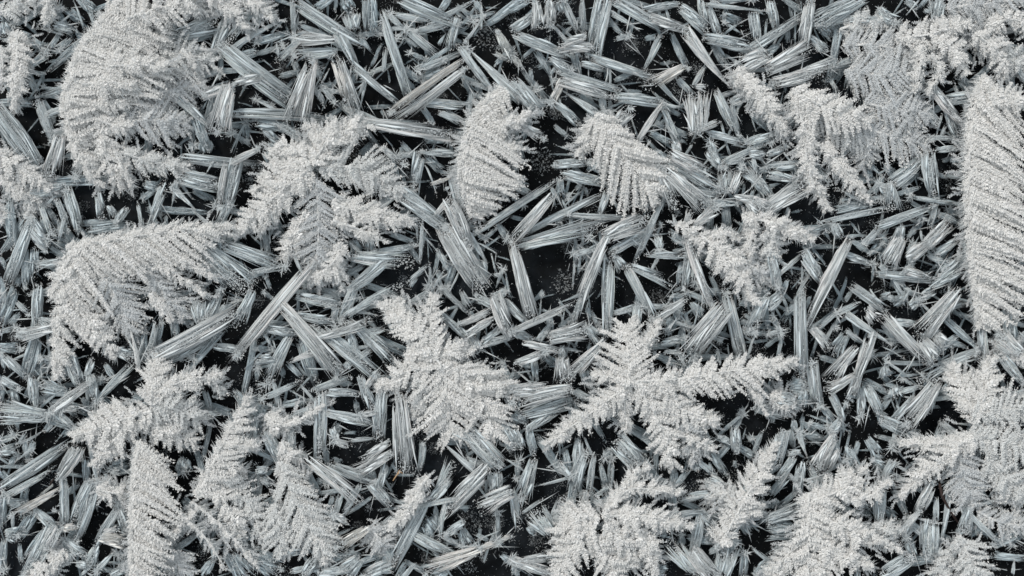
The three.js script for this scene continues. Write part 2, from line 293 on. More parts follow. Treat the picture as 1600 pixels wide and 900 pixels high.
    [[1482, 862, 30, 1474, 884, 28, 1466, 906, 22], [14, 18, 14], [14, 16, 14], 60, .4, .15]] },
  { nick: 'the crusted cream bar', label: 'cream frost crust riding on a leaning shard, with a grey ball', fronds: [
    [[668, 744, 48, 640, 790, 52, 612, 828, 36], [9, 14, 7], [8, 13, 8], 50, 0, .2],
    [[576, 824, 30, 592, 840, 34, 606, 856, 26], [16, 22, 12], [16, 22, 12], 70, .6, .1]] },
  { nick: 'the toothpick sprig', label: 'small thin cream sprig of frost beside a round powdery tuft', fronds: [
    [[446, 664, 38, 474, 652, 44, 504, 634, 36], [5, 6, 4], [5, 6, 4], 52, 0, .2],
    [[416, 650, 36, 432, 660, 40, 450, 668, 32], [12, 18, 8], [12, 18, 8], 70, .05, .2]] },
  { nick: 'the cropped corner crust', label: 'cream frost crust on two slanted shards next to a bare gap', fronds: [
    [[102, 862, 36, 80, 880, 40, 50, 906, 34], [12, 14, 10], [14, 20, 14], 56, 0, .2]] },
  { nick: 'the white flake knot', label: 'small white flake-like frost knot with a pointed tail over dark ice', fronds: [
    [[1206, 616, 34, 1222, 628, 38, 1240, 632, 32], [9, 13, 6], [9, 13, 6], 62, .05, .2]] },
  { nick: 'the misty blue drift', label: 'misty blue-white frost drift spread loosely over blurred shards', fronds: [
    [[1530, 800, 26, 1560, 815, 28, 1606, 822, 22], [18, 22, 16], [16, 20, 16], 60, .7, .15],
    [[1556, 780, 24, 1580, 776, 26, 1606, 786, 22], [12, 14, 10], [12, 14, 10], 60, .7, .15]] },
  { nick: 'the white starburst tuft', label: 'bright starburst tuft of frost where splayed brushes meet', fronds: [
    [[1560, 536, 34, 1580, 552, 40, 1604, 556, 32], [9, 13, 8], [10, 15, 8], 60, .05, .2]] },
  { nick: 'the powder ball tuft', label: 'small round white powdery tuft where three shards meet', fronds: [
    [[152, 764, 38, 176, 770, 44, 206, 772, 32], [12, 16, 8], [14, 20, 10], 66, .1, .2]] },
];

// ---------------------------------------------------------------- ice shards: data
// per tile of 400 x 225 mm, quarter-millimetre units: x1 y1 x2 y2 width layer, f = splayed brush, t = pointed, w = straw tinge
const T = {};
T['0,0'] = `90 150 260 70 45 1;290 170 370 50 40 1 f;490 -20 610 90 70 1;340 150 480 190 60 2 f;200 410 290 330 50 2 f;300 390 455 365 25 1;320 300 380 190 30 1;370 310 440 240 40 1;260 300 180 250 60 1 f;230 580 160 430 50 1 f;270 620 335 750 45 1;225 650 330 880 45 2;0 640 200 650 60 1;290 600 420 610 25 1;270 545 410 570 20 1;-40 660 270 1090 140 2;380 860 320 1100 85 3 f;1100 225 1390 115 110 2 f;1090 270 1360 210 60 1;1350 320 1450 60 75 2;1450 310 1780 120 48 2 t;1390 300 1840 640 130 2;1280 600 1480 520 60 3;1470 525 1650 478 55 3;1430 540 1360 830 120 3 f;1340 560 1290 750 40 1;1040 560 1310 790 60 2;1160 690 1210 910 50 1;1220 730 1300 930 70 1;1380 330 1370 470 30 1;1450 830 1560 910 30 1;1540 760 1545 880 50 0;1460 715 2080 745 70 2;1600 760 1850 815 80 1;1500 360 1610 320 60 1;0 60 90 160 70 1 f;20 150 40 230 80 1 f;370 760 440 770 25 1;150 200 210 250 40 1 f;1180 300 1370 320 20 3;420 60 520 140 60 0`;
T['400,0'] = `225 -10 235 250 36 2;390 50 500 -30 60 1;250 15 660 270 85 2;640 230 745 350 38 1 t;490 245 240 240 65 3 f;300 230 130 390 42 2 f;260 150 480 230 35 1;0 260 200 200 50 1;0 340 170 290 40 1;480 325 240 350 70 2 f;150 480 310 450 35 1;190 560 250 490 30 0;330 400 190 770 55 3 f;358 390 268 820 62 3 f;500 180 630 430 70 2;600 400 890 650 50 2;610 180 590 60 110 2 f;715 -10 720 190 100 1;560 0 590 60 80 0;660 220 770 210 30 1;800 130 970 640 70 2;830 90 920 190 45 2;870 92 1100 130 40 2;870 -25 1260 150 90 2;970 110 985 190 45 1;1000 195 1220 150 40 2;1080 150 1330 20 35 2;1150 70 1210 -20 50 1;880 240 950 160 16 2;940 180 1175 380 48 2 f;1270 100 1210 320 50 2 f;1310 260 1420 100 28 2 t;1260 30 1360 130 30 1;1370 0 1420 80 35 1;1340 110 1500 80 25 1;1440 150 1640 0 60 1;1510 200 1600 380 55 2 fw;1490 340 1580 375 35 2 w;1270 290 1500 600 52 2;1640 600 1330 310 95 2 t;1290 460 1370 650 35 1;1370 480 1420 640 35 1;1010 440 1280 330 45 2;1310 370 850 700 46 3 w;1300 440 880 750 52 3 f;690 460 870 390 28 1 w;720 420 790 270 20 0;940 440 1060 520 40 1;950 500 1000 560 30 1;690 480 625 635 30 2 t;685 490 655 665 30 2 t;580 540 640 450 40 1;490 390 560 640 60 3 w;530 390 645 720 62 3 f;380 570 430 670 40 2;410 530 490 640 45 2;400 540 500 525 35 1;690 670 860 660 25 0;590 745 1260 850 82 3;630 750 1090 770 40 2;1060 640 1340 655 62 2;1045 680 1110 780 45 1;1150 710 1290 770 40 2 f;1200 700 1320 760 30 2;1060 875 1200 880 50 0;40 800 160 900 50 1;0 620 100 660 30 1;385 430 400 500 40 1;250 385 265 440 22 1;960 330 1060 370 30 1;1050 490 1160 440 60 1 f;780 690 800 730 16 0`;
T['800,0'] = `150 20 165 185 62 3 f;230 10 240 165 62 3 f;290 10 305 85 50 2 f;0 190 130 100 70 2;-20 60 90 0 60 1;320 0 420 210 42 2;435 0 450 230 45 2;560 0 500 290 90 2;605 0 535 330 60 2;300 230 370 170 30 1;30 220 330 340 82 2;500 300 300 290 62 3 f;450 230 300 285 50 3 f;150 320 260 500 40 1;240 360 370 440 50 2 f;380 320 420 480 45 1;470 300 490 400 25 1;430 400 600 440 50 2;480 350 900 480 55 2;640 500 760 450 35 1;610 420 620 590 25 2 t;290 450 660 560 45 2;310 510 640 610 72 3;640 610 950 650 72 2;950 660 1100 680 30 2 t;1070 420 840 540 66 3 fw;950 380 990 440 8 2;930 520 1060 660 45 2 t;930 230 830 430 46 2;1000 220 1100 430 46 1;650 10 960 190 70 2;870 110 1070 180 72 3;690 -10 900 60 40 1;840 60 1050 20 50 2;610 80 790 190 45 2 t;600 110 700 220 35 1;640 250 730 220 35 2;1060 50 1230 200 90 2;1180 0 1210 130 50 2;1090 200 1350 530 105 3 t;1250 260 1350 430 60 1;1230 50 1290 230 55 2;1210 240 1510 305 85 2;1200 30 1600 70 42 2 t;1260 10 1500 -10 35 1;1510 80 1540 270 75 2;1330 140 1470 230 25 1 t;1320 100 1440 150 60 0;1130 540 1210 410 30 2;1030 490 1130 590 45 2;1150 545 1220 540 40 3 f;1160 820 1150 590 135 3 f;1200 780 1225 640 40 3 t;1290 760 1120 835 45 3;1280 580 1380 800 72 2;1370 650 1420 850 40 2;1290 600 1450 560 35 2;1380 640 1500 580 70 2;1500 720 1610 820 50 1;1220 830 1430 890 50 2;1000 805 1100 850 40 1;950 690 1040 900 55 2;780 890 940 650 42 3;850 830 990 890 40 1;890 760 960 800 30 1;640 790 740 680 80 3 f;540 720 320 570 60 2 t;270 640 420 780 60 2;310 510 250 640 56 3 w;70 450 230 640 35 1;0 510 170 700 92 2;20 530 150 560 30 1;30 600 190 620 50 1;100 660 250 640 50 2;60 780 200 870 60 3 f;270 790 370 870 30 1;0 340 65 430 40 2 w;560 610 575 700 45 2;610 620 612 690 25 1;1480 890 1620 840 60 2;920 400 1020 390 20 0 w;1440 330 1560 320 40 2 f;1560 320 1400 400 50 3 f;1600 360 1380 490 60 3 f;830 240 920 230 30 0 f`;
T['1200,0'] = `10 0 50 190 62 2;100 0 220 80 35 1;270 -10 225 285 76 3;-160 340 220 100 66 2;120 190 125 295 35 1 f;580 0 300 145 112 2 f;270 170 480 130 40 2;340 180 400 215 70 1;440 160 370 510 52 1;270 240 390 340 50 2 f;0 440 290 290 100 3 f;150 480 440 380 50 3 f;40 520 330 440 80 3 f;1090 -15 1045 150 76 2;860 -10 920 60 50 2;1015 530 1200 760 70 3;1120 660 1190 850 80 2;1090 630 1470 560 84 2;1190 480 1270 570 70 2;1020 860 1160 870 30 2;1080 850 1110 790 20 2;1450 430 1600 390 60 0;390 500 440 580 30 2 f;470 120 700 130 50 2 f;450 60 560 110 50 1;700 60 800 150 60 2 f;1340 490 1480 470 20 0;1400 500 1440 560 30 1;0 330 70 280 50 1;120 740 170 800 40 1 f;90 700 160 720 30 1;980 60 1020 90 30 1`;
T['0,225'] = `300 240 670 220 72 1;280 300 400 250 40 2;250 390 320 560 34 2;300 400 370 540 36 1;350 340 430 540 46 2;420 290 495 550 72 2;150 480 0 690 56 1;185 500 50 870 82 2;200 540 300 640 70 2;190 460 290 600 60 2;160 640 160 890 45 1;210 660 210 840 60 1 f;110 890 140 800 40 1;0 700 40 780 30 1;370 740 230 765 50 2 f;280 660 190 590 36 2 t;520 490 700 485 40 1;560 530 820 505 80 1;730 490 795 400 62 2;610 310 640 465 52 2 f;680 390 720 465 52 2 f;860 370 885 540 30 2;1035 255 940 510 56 2;890 335 990 280 40 1;1100 240 1072 395 40 2 t;1080 270 1222 412 52 2 t;1000 410 1310 430 52 1;1160 85 1620 140 66 2;1140 205 1370 260 115 2;1210 290 1340 350 45 0;1410 130 1370 390 45 3;1480 110 1430 380 80 2;1610 35 1450 115 46 3;1350 390 1500 425 50 2;1360 560 1360 710 60 1;1400 560 1395 730 25 1;1410 640 1775 770 78 2 f;1230 620 1550 900 150 2 f;1500 720 1560 890 25 1;1190 -10 1210 50 42 1;1280 -20 1290 50 100 1;100 450 60 470 20 2;820 510 830 560 25 1;860 520 870 560 22 1;1000 440 1020 510 18 1 t;600 260 615 200 10 2;470 200 480 250 10 2;330 330 390 320 18 2;1140 110 1200 160 40 1;1450 420 1600 460 50 1;30 350 150 430 60 0 f;80 560 20 480 40 0;900 250 1000 270 50 1 f;920 400 1000 440 40 0 f`;
T['400,225'] = `50 540 80 730 36 1;-40 840 40 800 40 1;60 830 95 910 25 1;345 755 -115 1320 86 3;300 900 330 800 42 1;600 700 965 735 92 2 f;740 672 1015 630 46 2;840 560 1000 620 36 1;960 640 1020 740 30 1;560 820 680 750 42 1;800 740 590 905 82 2;625 870 530 1115 62 2;680 872 930 965 42 1;1000 470 1012 620 14 2;1042 500 1025 780 24 2;1062 540 1050 640 14 1;900 275 1210 510 66 2;930 360 1310 630 72 2;1185 530 1410 890 150 3;1200 370 1330 650 100 3;1215 190 1285 500 60 2;1115 445 1210 330 30 3;1100 250 1230 205 28 3 w;1060 140 1132 335 16 2 t;1060 80 1180 180 50 1 f;1022 60 990 260 76 2;870 80 1030 50 35 2;1040 48 1280 60 52 2;780 20 925 130 42 3 f;830 100 880 260 80 1;1330 570 1445 745 62 2 t;1400 740 1420 850 72 2;1270 720 1330 850 50 1;1240 750 1195 905 50 1;950 860 1080 750 24 2;960 900 1010 830 24 1;1080 760 1085 900 22 2;1130 800 1160 905 22 1;1080 890 1130 850 30 1;1470 690 1505 820 11 2;1380 550 1875 225 46 2;1520 500 1565 590 42 1;1300 520 1400 515 40 1 f;1380 570 1440 590 30 1;890 440 970 410 35 0;1400 380 1500 440 60 0;1170 780 1190 700 20 1;1230 210 1290 250 30 1;1240 160 1290 130 20 2;1240 150 1290 180 18 2;1180 280 1210 275 22 2;1430 590 1510 520 24 1;600 600 640 690 60 1;700 600 720 680 60 1;150 570 100 540 40 0;900 20 920 60 30 1;1540 780 1500 900 36 2 t`;
T['800,225'] = `0 250 105 310 52 2;0 330 65 372 42 1;245 330 0 605 76 3;240 270 300 370 28 1;320 190 605 250 72 2;270 130 480 120 60 2;300 230 310 330 42 1 f;10 640 125 1090 86 3;120 540 575 308 50 2;350 440 825 452 42 2;370 450 370 560 30 1;395 590 395 770 24 1;60 632 560 510 80 2 f;600 280 545 445 50 2;590 580 860 470 105 3 f;620 680 870 525 60 2;620 330 670 412 16 1;640 280 700 330 30 0;935 360 770 750 46 2;810 350 925 352 9 1;390 690 545 640 46 2;480 580 575 655 10 2;594 604 388 1130 68 3 f;605 740 592 1180 78 2;524 780 372 1135 42 2;715 770 870 1090 66 2;740 765 1010 890 60 2 f;840 690 1085 700 50 2;860 812 920 690 24 2;925 660 900 560 60 2 f;905 570 930 500 14 1;1110 630 1252 1015 66 3;1100 670 1072 905 50 2;1060 740 1048 890 36 1;1140 510 1275 400 60 3 f;1020 500 1005 440 30 2 t;1075 500 1120 420 40 3 f;900 150 1015 395 82 3 f;960 170 1205 395 84 3 f;990 100 1300 280 92 2 f;1000 60 1230 180 72 3 f;880 290 960 320 30 1;1020 -10 1040 60 60 2;1230 50 1300 150 70 2;1240 -10 1270 100 60 2;1120 280 1325 310 50 2;1300 130 1620 -10 42 2;1320 130 1460 80 40 2;1340 290 1330 150 90 2 f;1370 300 1430 150 52 3 f;1240 360 1410 370 52 2;1400 330 1580 350 52 3;1530 230 1450 170 60 2 f;1525 225 1615 340 72 2;1500 80 1520 180 30 2;1200 320 1215 400 42 1;1480 350 1590 430 110 3 f;640 700 700 780 60 2 f;1170 690 1240 680 30 1;1140 870 1160 900 20 1;470 690 490 790 40 1;290 470 285 530 22 1;440 250 390 290 26 1 w;460 270 470 320 26 1;330 300 350 330 30 0;480 120 600 170 80 1;890 50 980 110 50 1 f;700 560 820 620 60 2 f;370 680 420 640 20 1;380 760 450 770 18 1;1480 60 1600 70 50 2 f;1420 120 1470 180 30 1;1540 180 1620 140 40 1`;
T['1200,225'] = `0 150 270 120 62 2;0 190 165 230 62 2;0 60 110 15 50 2;-20 420 250 245 100 3 f;-10 375 225 215 46 2 f;0 290 40 360 20 1;330 490 725 408 42 2;200 540 400 500 42 1;400 420 710 345 62 1 f;760 250 780 410 80 2 f;780 240 975 75 92 2;850 260 950 150 40 1;800 310 945 270 35 1;660 310 720 190 40 1;620 150 640 230 50 0;1000 60 1040 330 105 2;1050 40 1215 30 46 2;1100 200 1250 225 24 1;1060 190 1130 210 24 1;880 320 1225 385 36 1;600 620 700 510 46 2;690 510 1035 385 62 2;1050 380 1010 530 42 2;1060 440 1210 510 40 1;830 590 735 765 100 3 f;980 640 1125 480 82 3 f;880 715 1000 620 90 3;900 620 890 760 60 2;1050 690 1195 590 60 2;950 530 966 632 13 2;1000 700 1130 740 40 2;1050 760 1150 720 36 1;670 810 1050 845 60 2;860 790 985 825 50 3;1030 890 1235 760 62 2 f;1060 820 1190 715 50 2;480 690 640 750 50 2;520 600 640 690 36 1;480 580 610 570 24 1;520 490 600 590 14 1;500 610 250 1105 88 3;220 690 335 865 90 2;70 820 220 680 36 2;10 680 60 895 72 2;210 640 285 700 25 2;210 760 215 870 14 1;660 750 650 860 14 1;700 760 750 800 42 2;1230 830 1265 760 22 2;1610 700 1540 800 30 1;1570 640 1610 620 24 1;830 500 800 620 60 2 f;870 590 940 500 30 1 f;700 570 760 620 26 1;640 680 720 620 50 1 f;1150 120 1170 60 40 1 f;1160 70 1200 130 30 1;1090 110 1160 80 26 1;1130 420 1190 430 40 0 f;950 460 1010 480 26 1;800 790 780 900 50 1;640 340 740 330 30 1;700 250 760 330 60 2;820 860 880 930 30 1;740 150 800 200 50 1 f;460 360 560 350 50 0;1230 20 1290 60 40 2;410 500 450 580 70 2;130 390 110 480 26 2`;
T['0,450'] = `100 -10 20 215 72 1;0 30 40 90 40 1;240 -10 232 250 72 2;110 90 180 165 30 2;0 280 100 250 30 2;330 250 110 300 62 3 f;250 200 370 240 60 2 f;230 300 165 560 100 1;0 370 130 380 60 1 f;20 430 175 565 62 2;0 560 115 630 52 2;20 600 0 720 42 1;200 560 230 765 72 2;190 540 270 480 30 1;80 640 110 720 50 1;430 470 250 440 40 2 f;430 410 512 625 92 2;540 550 580 440 50 2;310 775 565 595 62 3;430 655 250 610 80 1 f;290 800 0 780 110 2 f;380 760 485 750 42 3 f;570 560 595 690 80 2;620 695 840 465 52 2;340 770 465 875 52 2;280 895 335 830 42 1;660 480 720 560 42 1;700 390 830 435 62 2 f;865 505 815 255 46 3 t;900 280 905 420 50 1;970 220 930 420 42 2;1012 215 970 390 42 1;980 415 1490 140 112 3;1050 450 1320 300 80 2;1180 515 1435 225 52 1;1250 210 1205 50 70 2 f;1265 200 1245 60 70 2 f;1300 190 1385 10 62 2;1080 190 1205 220 42 1;1110 130 1100 200 26 1;1350 170 1470 80 24 1;1575 20 1475 245 72 2 f;1340 360 1525 385 50 2;1590 290 1520 665 42 1;1280 640 1325 785 42 1;1330 530 1375 650 70 1 f;1220 790 1390 790 30 2;560 760 590 720 40 1;390 490 450 560 50 1 f;120 270 200 330 60 1;60 230 130 150 40 1;270 700 330 640 40 1;230 580 280 530 14 2;160 680 200 610 40 1;330 400 310 500 60 1;520 700 550 730 40 1;10 400 30 520 26 1;600 610 640 570 40 1;1100 430 1150 460 24 2;1170 400 1200 440 24 2`;
T['400,450'] = `155 105 520 515 92 3 f;50 250 285 285 62 2;80 220 220 240 40 1;50 30 115 80 30 1;270 50 525 110 62 2;262 40 265 160 24 1;260 170 480 210 56 2;500 100 490 250 42 2 f;380 310 705 200 50 3 f;390 250 780 570 92 2;590 220 880 475 82 2 f;590 290 620 380 50 2;620 450 720 380 42 2;600 140 760 170 30 2 t;640 60 700 140 24 1;940 110 1105 -5 46 2;1060 150 1110 50 50 1;210 310 75 605 72 2 f;0 450 125 440 62 2;0 380 110 390 40 1;40 270 100 370 22 2;220 460 425 378 34 3 f;280 330 380 600 80 1;200 470 290 560 36 1;350 640 590 560 46 2;40 690 275 580 36 2;110 590 142 760 32 2;160 730 345 700 52 1;280 610 385 740 20 2;440 650 660 668 52 2;440 680 450 740 30 1;620 690 640 790 36 1;650 560 725 765 62 2 f;690 620 745 550 42 3;500 560 520 500 20 2;510 590 600 600 36 1;400 690 392 1080 86 2;440 780 745 850 72 2;650 800 755 770 42 3;790 640 770 940 92 2;895 680 935 1135 112 3 f;740 630 830 540 36 2;1160 160 1400 385 52 2;1270 222 1475 130 40 3;1320 290 1505 180 52 3;1420 330 1535 250 50 2;1430 350 1625 290 46 2;1190 140 1400 70 17 1;1150 0 1345 170 36 2;1280 20 1350 140 40 2 f;1520 130 1375 45 50 2 f;1490 40 1595 290 95 3;1550 75 1705 225 56 2;1350 310 1390 400 62 2;1540 470 1590 600 42 1;1520 830 1610 1000 80 2;1090 820 1200 890 50 1;500 850 530 900 42 1;0 890 80 850 42 1;800 20 760 100 60 0;10 500 5 590 26 1;160 500 170 560 30 0;560 350 600 390 40 2 f;0 600 70 602 14 2;440 90 500 130 26 2;700 280 800 260 46 2;540 30 470 110 30 1;0 740 80 790 50 1 f;580 500 560 460 50 2;1100 60 1070 130 40 1;1570 600 1610 620 40 2;1560 20 1500 60 50 2 f;730 560 780 540 60 2 f`;
T['800,450'] = `0 270 405 85 42 3;170 190 186 40 16 2 t;230 170 245 290 42 1;160 340 240 230 46 2;290 250 370 180 24 2;240 310 475 260 92 3 f;470 250 555 330 60 2 f;0 270 130 320 62 2;80 350 315 400 52 3;310 380 445 400 30 2 t;20 470 205 400 52 3;310 370 310 480 52 2;310 440 320 590 92 3 f;565 350 345 570 72 3 f;440 500 505 650 62 2;140 460 150 590 50 1;0 640 215 630 82 3 f;360 640 0 720 92 3 f;60 800 425 690 72 2 f;100 880 300 750 62 2;380 650 515 710 42 2;630 160 785 110 46 2;800 115 975 120 40 2;780 110 760 285 56 2;470 120 490 190 30 1;500 150 540 230 30 1;1085 75 880 200 52 3 f;950 270 1050 180 22 2 t;1080 140 1110 240 24 1;1100 30 1225 90 36 1;1325 130 1065 440 132 3 f;1140 430 1090 530 62 2;1340 30 1432 455 78 2;1150 430 1420 430 36 1;1470 430 1520 280 15 2;1595 40 1490 260 72 2 f;1420 90 1565 110 36 1;1440 270 1600 290 36 1;1420 210 1500 220 36 1;940 345 1085 310 52 2 f;900 420 1055 490 52 1;960 400 1060 410 30 2;1230 290 1300 325 40 2 t;1120 90 1200 190 60 1 f;1390 890 1445 780 32 1;990 60 1080 40 40 1 f;960 220 1060 200 60 0 f;60 470 130 500 40 1;590 0 590 20 70 2;0 780 100 850 60 1;1300 280 1360 300 30 0;200 420 280 480 50 0 f;1180 300 1240 240 40 1;1000 130 1080 230 50 1 f;1520 40 1600 10 20 1;1200 20 1330 30 40 1`;
T['1200,450'] = `205 40 212 575 78 2;260 50 245 120 25 1;275 470 320 745 82 2;270 250 385 375 62 3 f;310 250 440 140 30 2;430 160 575 88 36 2;480 85 530 5 30 1;420 245 442 178 22 1;110 165 190 90 42 1;90 50 122 140 24 1;0 130 85 45 62 2;60 432 92 280 22 1;0 290 72 270 30 2;530 -10 730 140 62 2;640 10 700 90 14 2;735 180 1010 470 76 3;500 170 765 352 72 2 t;540 190 560 260 36 1;720 220 785 335 50 1;610 130 690 210 82 3 f;790 210 925 230 50 2;1180 20 935 300 92 3 f;1040 130 1255 90 52 2;1090 180 1305 372 52 1;960 330 1050 440 90 3 f;1040 280 1105 375 80 3 f;1130 340 1250 380 40 1;1325 230 1340 480 62 2;1060 480 1300 385 42 2;1300 410 955 580 52 2 f;1050 580 865 850 105 3 f;1060 600 1000 780 60 2;900 690 770 835 52 2;1100 560 1155 590 40 1;480 260 605 350 36 2;645 300 555 570 72 3;580 500 488 722 62 3 f;540 380 375 585 72 3 f;545 535 360 640 62 3 f;485 290 410 420 80 1 f;310 420 465 470 36 1;650 420 895 378 24 1;750 460 1005 472 32 1;740 460 862 542 17 2;725 490 735 555 60 2 f;820 555 965 540 18 1;840 570 905 605 24 1;720 600 845 630 32 1;830 650 955 620 36 2;600 580 745 660 42 1;570 600 575 805 62 2;615 610 700 800 72 2;705 765 765 680 42 1;390 660 465 825 56 2;340 750 425 845 46 1;130 720 222 770 20 2;60 690 160 700 100 2;160 820 165 905 42 1;400 895 455 820 52 2;260 850 375 880 40 1;860 0 925 60 40 2;850 75 892 0 14 2;750 50 800 80 40 2 f;890 120 950 70 60 2 f;1480 100 1512 345 74 2;1560 400 1440 290 110 3 f;1440 390 1595 600 72 2;1540 230 1560 330 40 1;1550 75 1575 5 30 1;1540 220 1610 235 30 1;20 740 22 840 42 1;780 620 800 690 60 2 f;560 200 540 330 40 0;30 180 60 260 40 1;140 640 260 620 60 1 f;150 600 220 580 60 1;220 640 210 740 60 1;700 820 860 890 90 2;760 40 700 60 50 1;840 60 780 110 60 1 f;960 60 1040 10 60 2;1180 430 1280 500 16 2;1420 360 1480 450 16 2;1590 300 1600 380 20 1;1130 610 1060 690 50 1`;
T['0,675'] = `0 345 405 85 86 2;50 392 325 235 42 2;370 360 70 522 42 3 fw;330 330 240 400 14 2 w;0 60 85 20 42 2;0 125 115 95 62 2 f;150 50 182 170 42 1;490 95 368 285 102 3;388 280 396 605 62 2;355 600 285 730 92 3;540 180 545 320 52 1;562 305 458 545 76 2;602 315 478 690 76 2;430 385 490 330 40 1;570 300 640 290 20 2 w;225 495 355 595 72 2;300 600 150 890 62 2;285 715 155 910 92 2;400 600 492 590 52 3 w;395 665 552 780 52 2 f;205 520 105 670 72 1;280 620 150 800 60 1;0 430 180 430 42 1;20 380 20 600 60 1;30 680 18 870 52 1;735 480 590 730 62 2;605 715 560 840 62 2 f;640 660 805 690 72 3 fw;650 622 745 602 40 3 f;735 440 795 625 72 2;650 270 690 330 42 1;610 865 720 745 52 2 t;590 895 600 800 30 1;700 890 835 840 52 2;1420 740 1550 915 110 1 f;1270 890 1335 800 62 1;1010 760 1020 895 42 1;1530 50 1630 10 42 1;1150 160 1150 245 90 1 f;1550 270 1625 290 30 1;480 820 560 840 50 2 f;400 790 450 760 16 2;160 350 140 540 60 0;120 700 140 830 30 1;700 230 830 200 40 1 f;740 760 820 790 60 1;700 200 800 160 30 1;720 260 830 240 30 1;340 490 370 500 20 2 w;60 200 110 150 40 1;180 120 215 60 40 1;0 250 60 300 50 0;140 440 60 470 40 1 f;30 640 110 650 90 2 f;370 680 300 740 40 1;760 820 830 880 50 1;750 710 800 770 40 1;1330 700 1350 800 50 0;1240 640 1300 700 60 0 f;1460 700 1600 730 50 1 f`;
T['400,675'] = `60 10 195 205 82 2 f;222 0 215 175 66 2;430 100 455 210 32 1;480 -20 510 60 50 2;490 50 592 92 46 3 f;590 52 745 40 26 2;335 180 635 432 66 3 f;475 205 745 310 72 2;830 60 670 168 52 3 f;845 138 635 245 62 3 f;812 195 768 355 52 2;720 230 745 330 42 1;715 325 845 452 72 2;850 200 890 260 20 1;800 290 862 392 17 1;320 240 392 402 46 1;535 375 448 625 46 2;482 400 430 560 32 1;655 325 548 505 42 2;480 515 575 572 52 3;1042 75 1020 255 42 2;1130 385 1232 195 62 2 f;1200 300 1075 445 72 2;1390 262 1180 78 62 2 t;1160 30 1350 70 42 1;1200 -20 1425 80 60 2;1340 10 1525 205 125 2;1310 160 1445 220 42 2 f;1550 20 1572 112 20 2;1440 235 1195 485 112 3;1490 255 1500 365 105 2;1590 370 1395 475 102 3 f;1300 560 1190 640 52 2;1120 440 1132 580 30 1;1192 420 1150 662 32 2;1055 440 845 840 82 2;850 820 670 905 82 2;690 600 500 722 56 3 fw;430 682 600 600 20 2;985 645 1235 772 66 2;1170 650 1285 712 30 2;1280 600 1345 712 72 1 f;1380 640 1452 682 30 1;1400 735 1075 852 82 3 fw;1400 725 1520 690 36 3 w;1515 692 1605 640 32 3 w;1510 500 1510 672 24 1;940 810 1065 890 36 1;935 815 888 905 42 1;650 790 540 885 100 2 f;640 820 780 760 42 1;450 800 562 770 52 1;160 765 320 740 52 1;300 890 375 780 72 2;330 850 405 840 62 2 f;400 880 625 860 62 2;1530 770 1620 810 52 1;740 395 560 510 24 1;1080 540 1160 620 60 1;1050 580 1110 690 60 1;1000 600 1020 640 60 0;580 720 640 660 14 1;1440 300 1440 390 18 2;560 770 650 780 60 1;850 880 750 870 16 2;0 240 80 230 50 2;30 290 100 340 40 2 f;0 770 160 860 130 1 f;480 160 540 190 26 0;1160 560 1190 440 30 1;380 300 440 320 40 1 f;1190 870 1100 900 60 1 f`;
T['800,675'] = `0 -10 55 100 82 2;110 -10 140 140 62 1;135 175 55 420 82 2 f;40 180 30 290 42 1;0 370 40 605 52 2 f;412 55 400 255 66 2;330 115 352 240 46 1;452 135 368 410 76 2 f;512 140 480 385 46 2;462 370 455 475 42 3;550 200 592 340 42 1;622 165 608 405 46 1;655 50 785 205 135 2;370 280 130 342 26 2 t;360 270 275 195 50 2 f;220 222 295 178 12 2;70 500 185 420 30 2;240 625 130 490 130 2 f;228 605 302 420 52 2;260 560 345 500 42 1;330 420 402 472 20 1;0 800 265 885 72 3;60 805 265 780 52 3 f;520 392 605 340 30 2;480 430 550 480 18 1;1015 235 1000 355 56 1;1020 345 1105 240 42 1;1000 370 1012 525 52 1;1240 380 1035 422 46 2 f;1060 440 1205 500 36 1;1050 532 1185 508 36 1;1390 -30 1402 125 72 2;1350 80 1280 165 42 1;1240 130 1345 275 62 1;1300 30 1370 70 42 2;1410 90 1525 165 52 1;1160 180 1265 275 42 1;1340 350 1210 300 70 2 f;1170 500 1265 575 62 2;1182 515 1128 775 78 2;1110 660 1295 692 56 1;1440 525 1280 712 82 3;1160 885 975 680 105 2 f;1130 745 1275 905 125 3;1290 895 1325 735 72 2 f;1340 895 1392 685 62 2 f;1430 560 1492 630 62 1;1450 760 1440 895 52 1;1530 895 1610 795 62 1;1060 640 1075 720 42 1;1480 545 1600 500 50 1;930 640 990 620 60 1 f;900 860 960 880 80 1 f;1230 760 1300 730 40 1;1200 560 1240 640 40 0;1390 180 1400 230 30 1;1230 190 1250 270 30 1;1560 20 1500 40 16 1;20 860 40 900 40 1;580 160 610 110 40 1;420 300 430 390 30 1;100 590 150 640 50 1`;
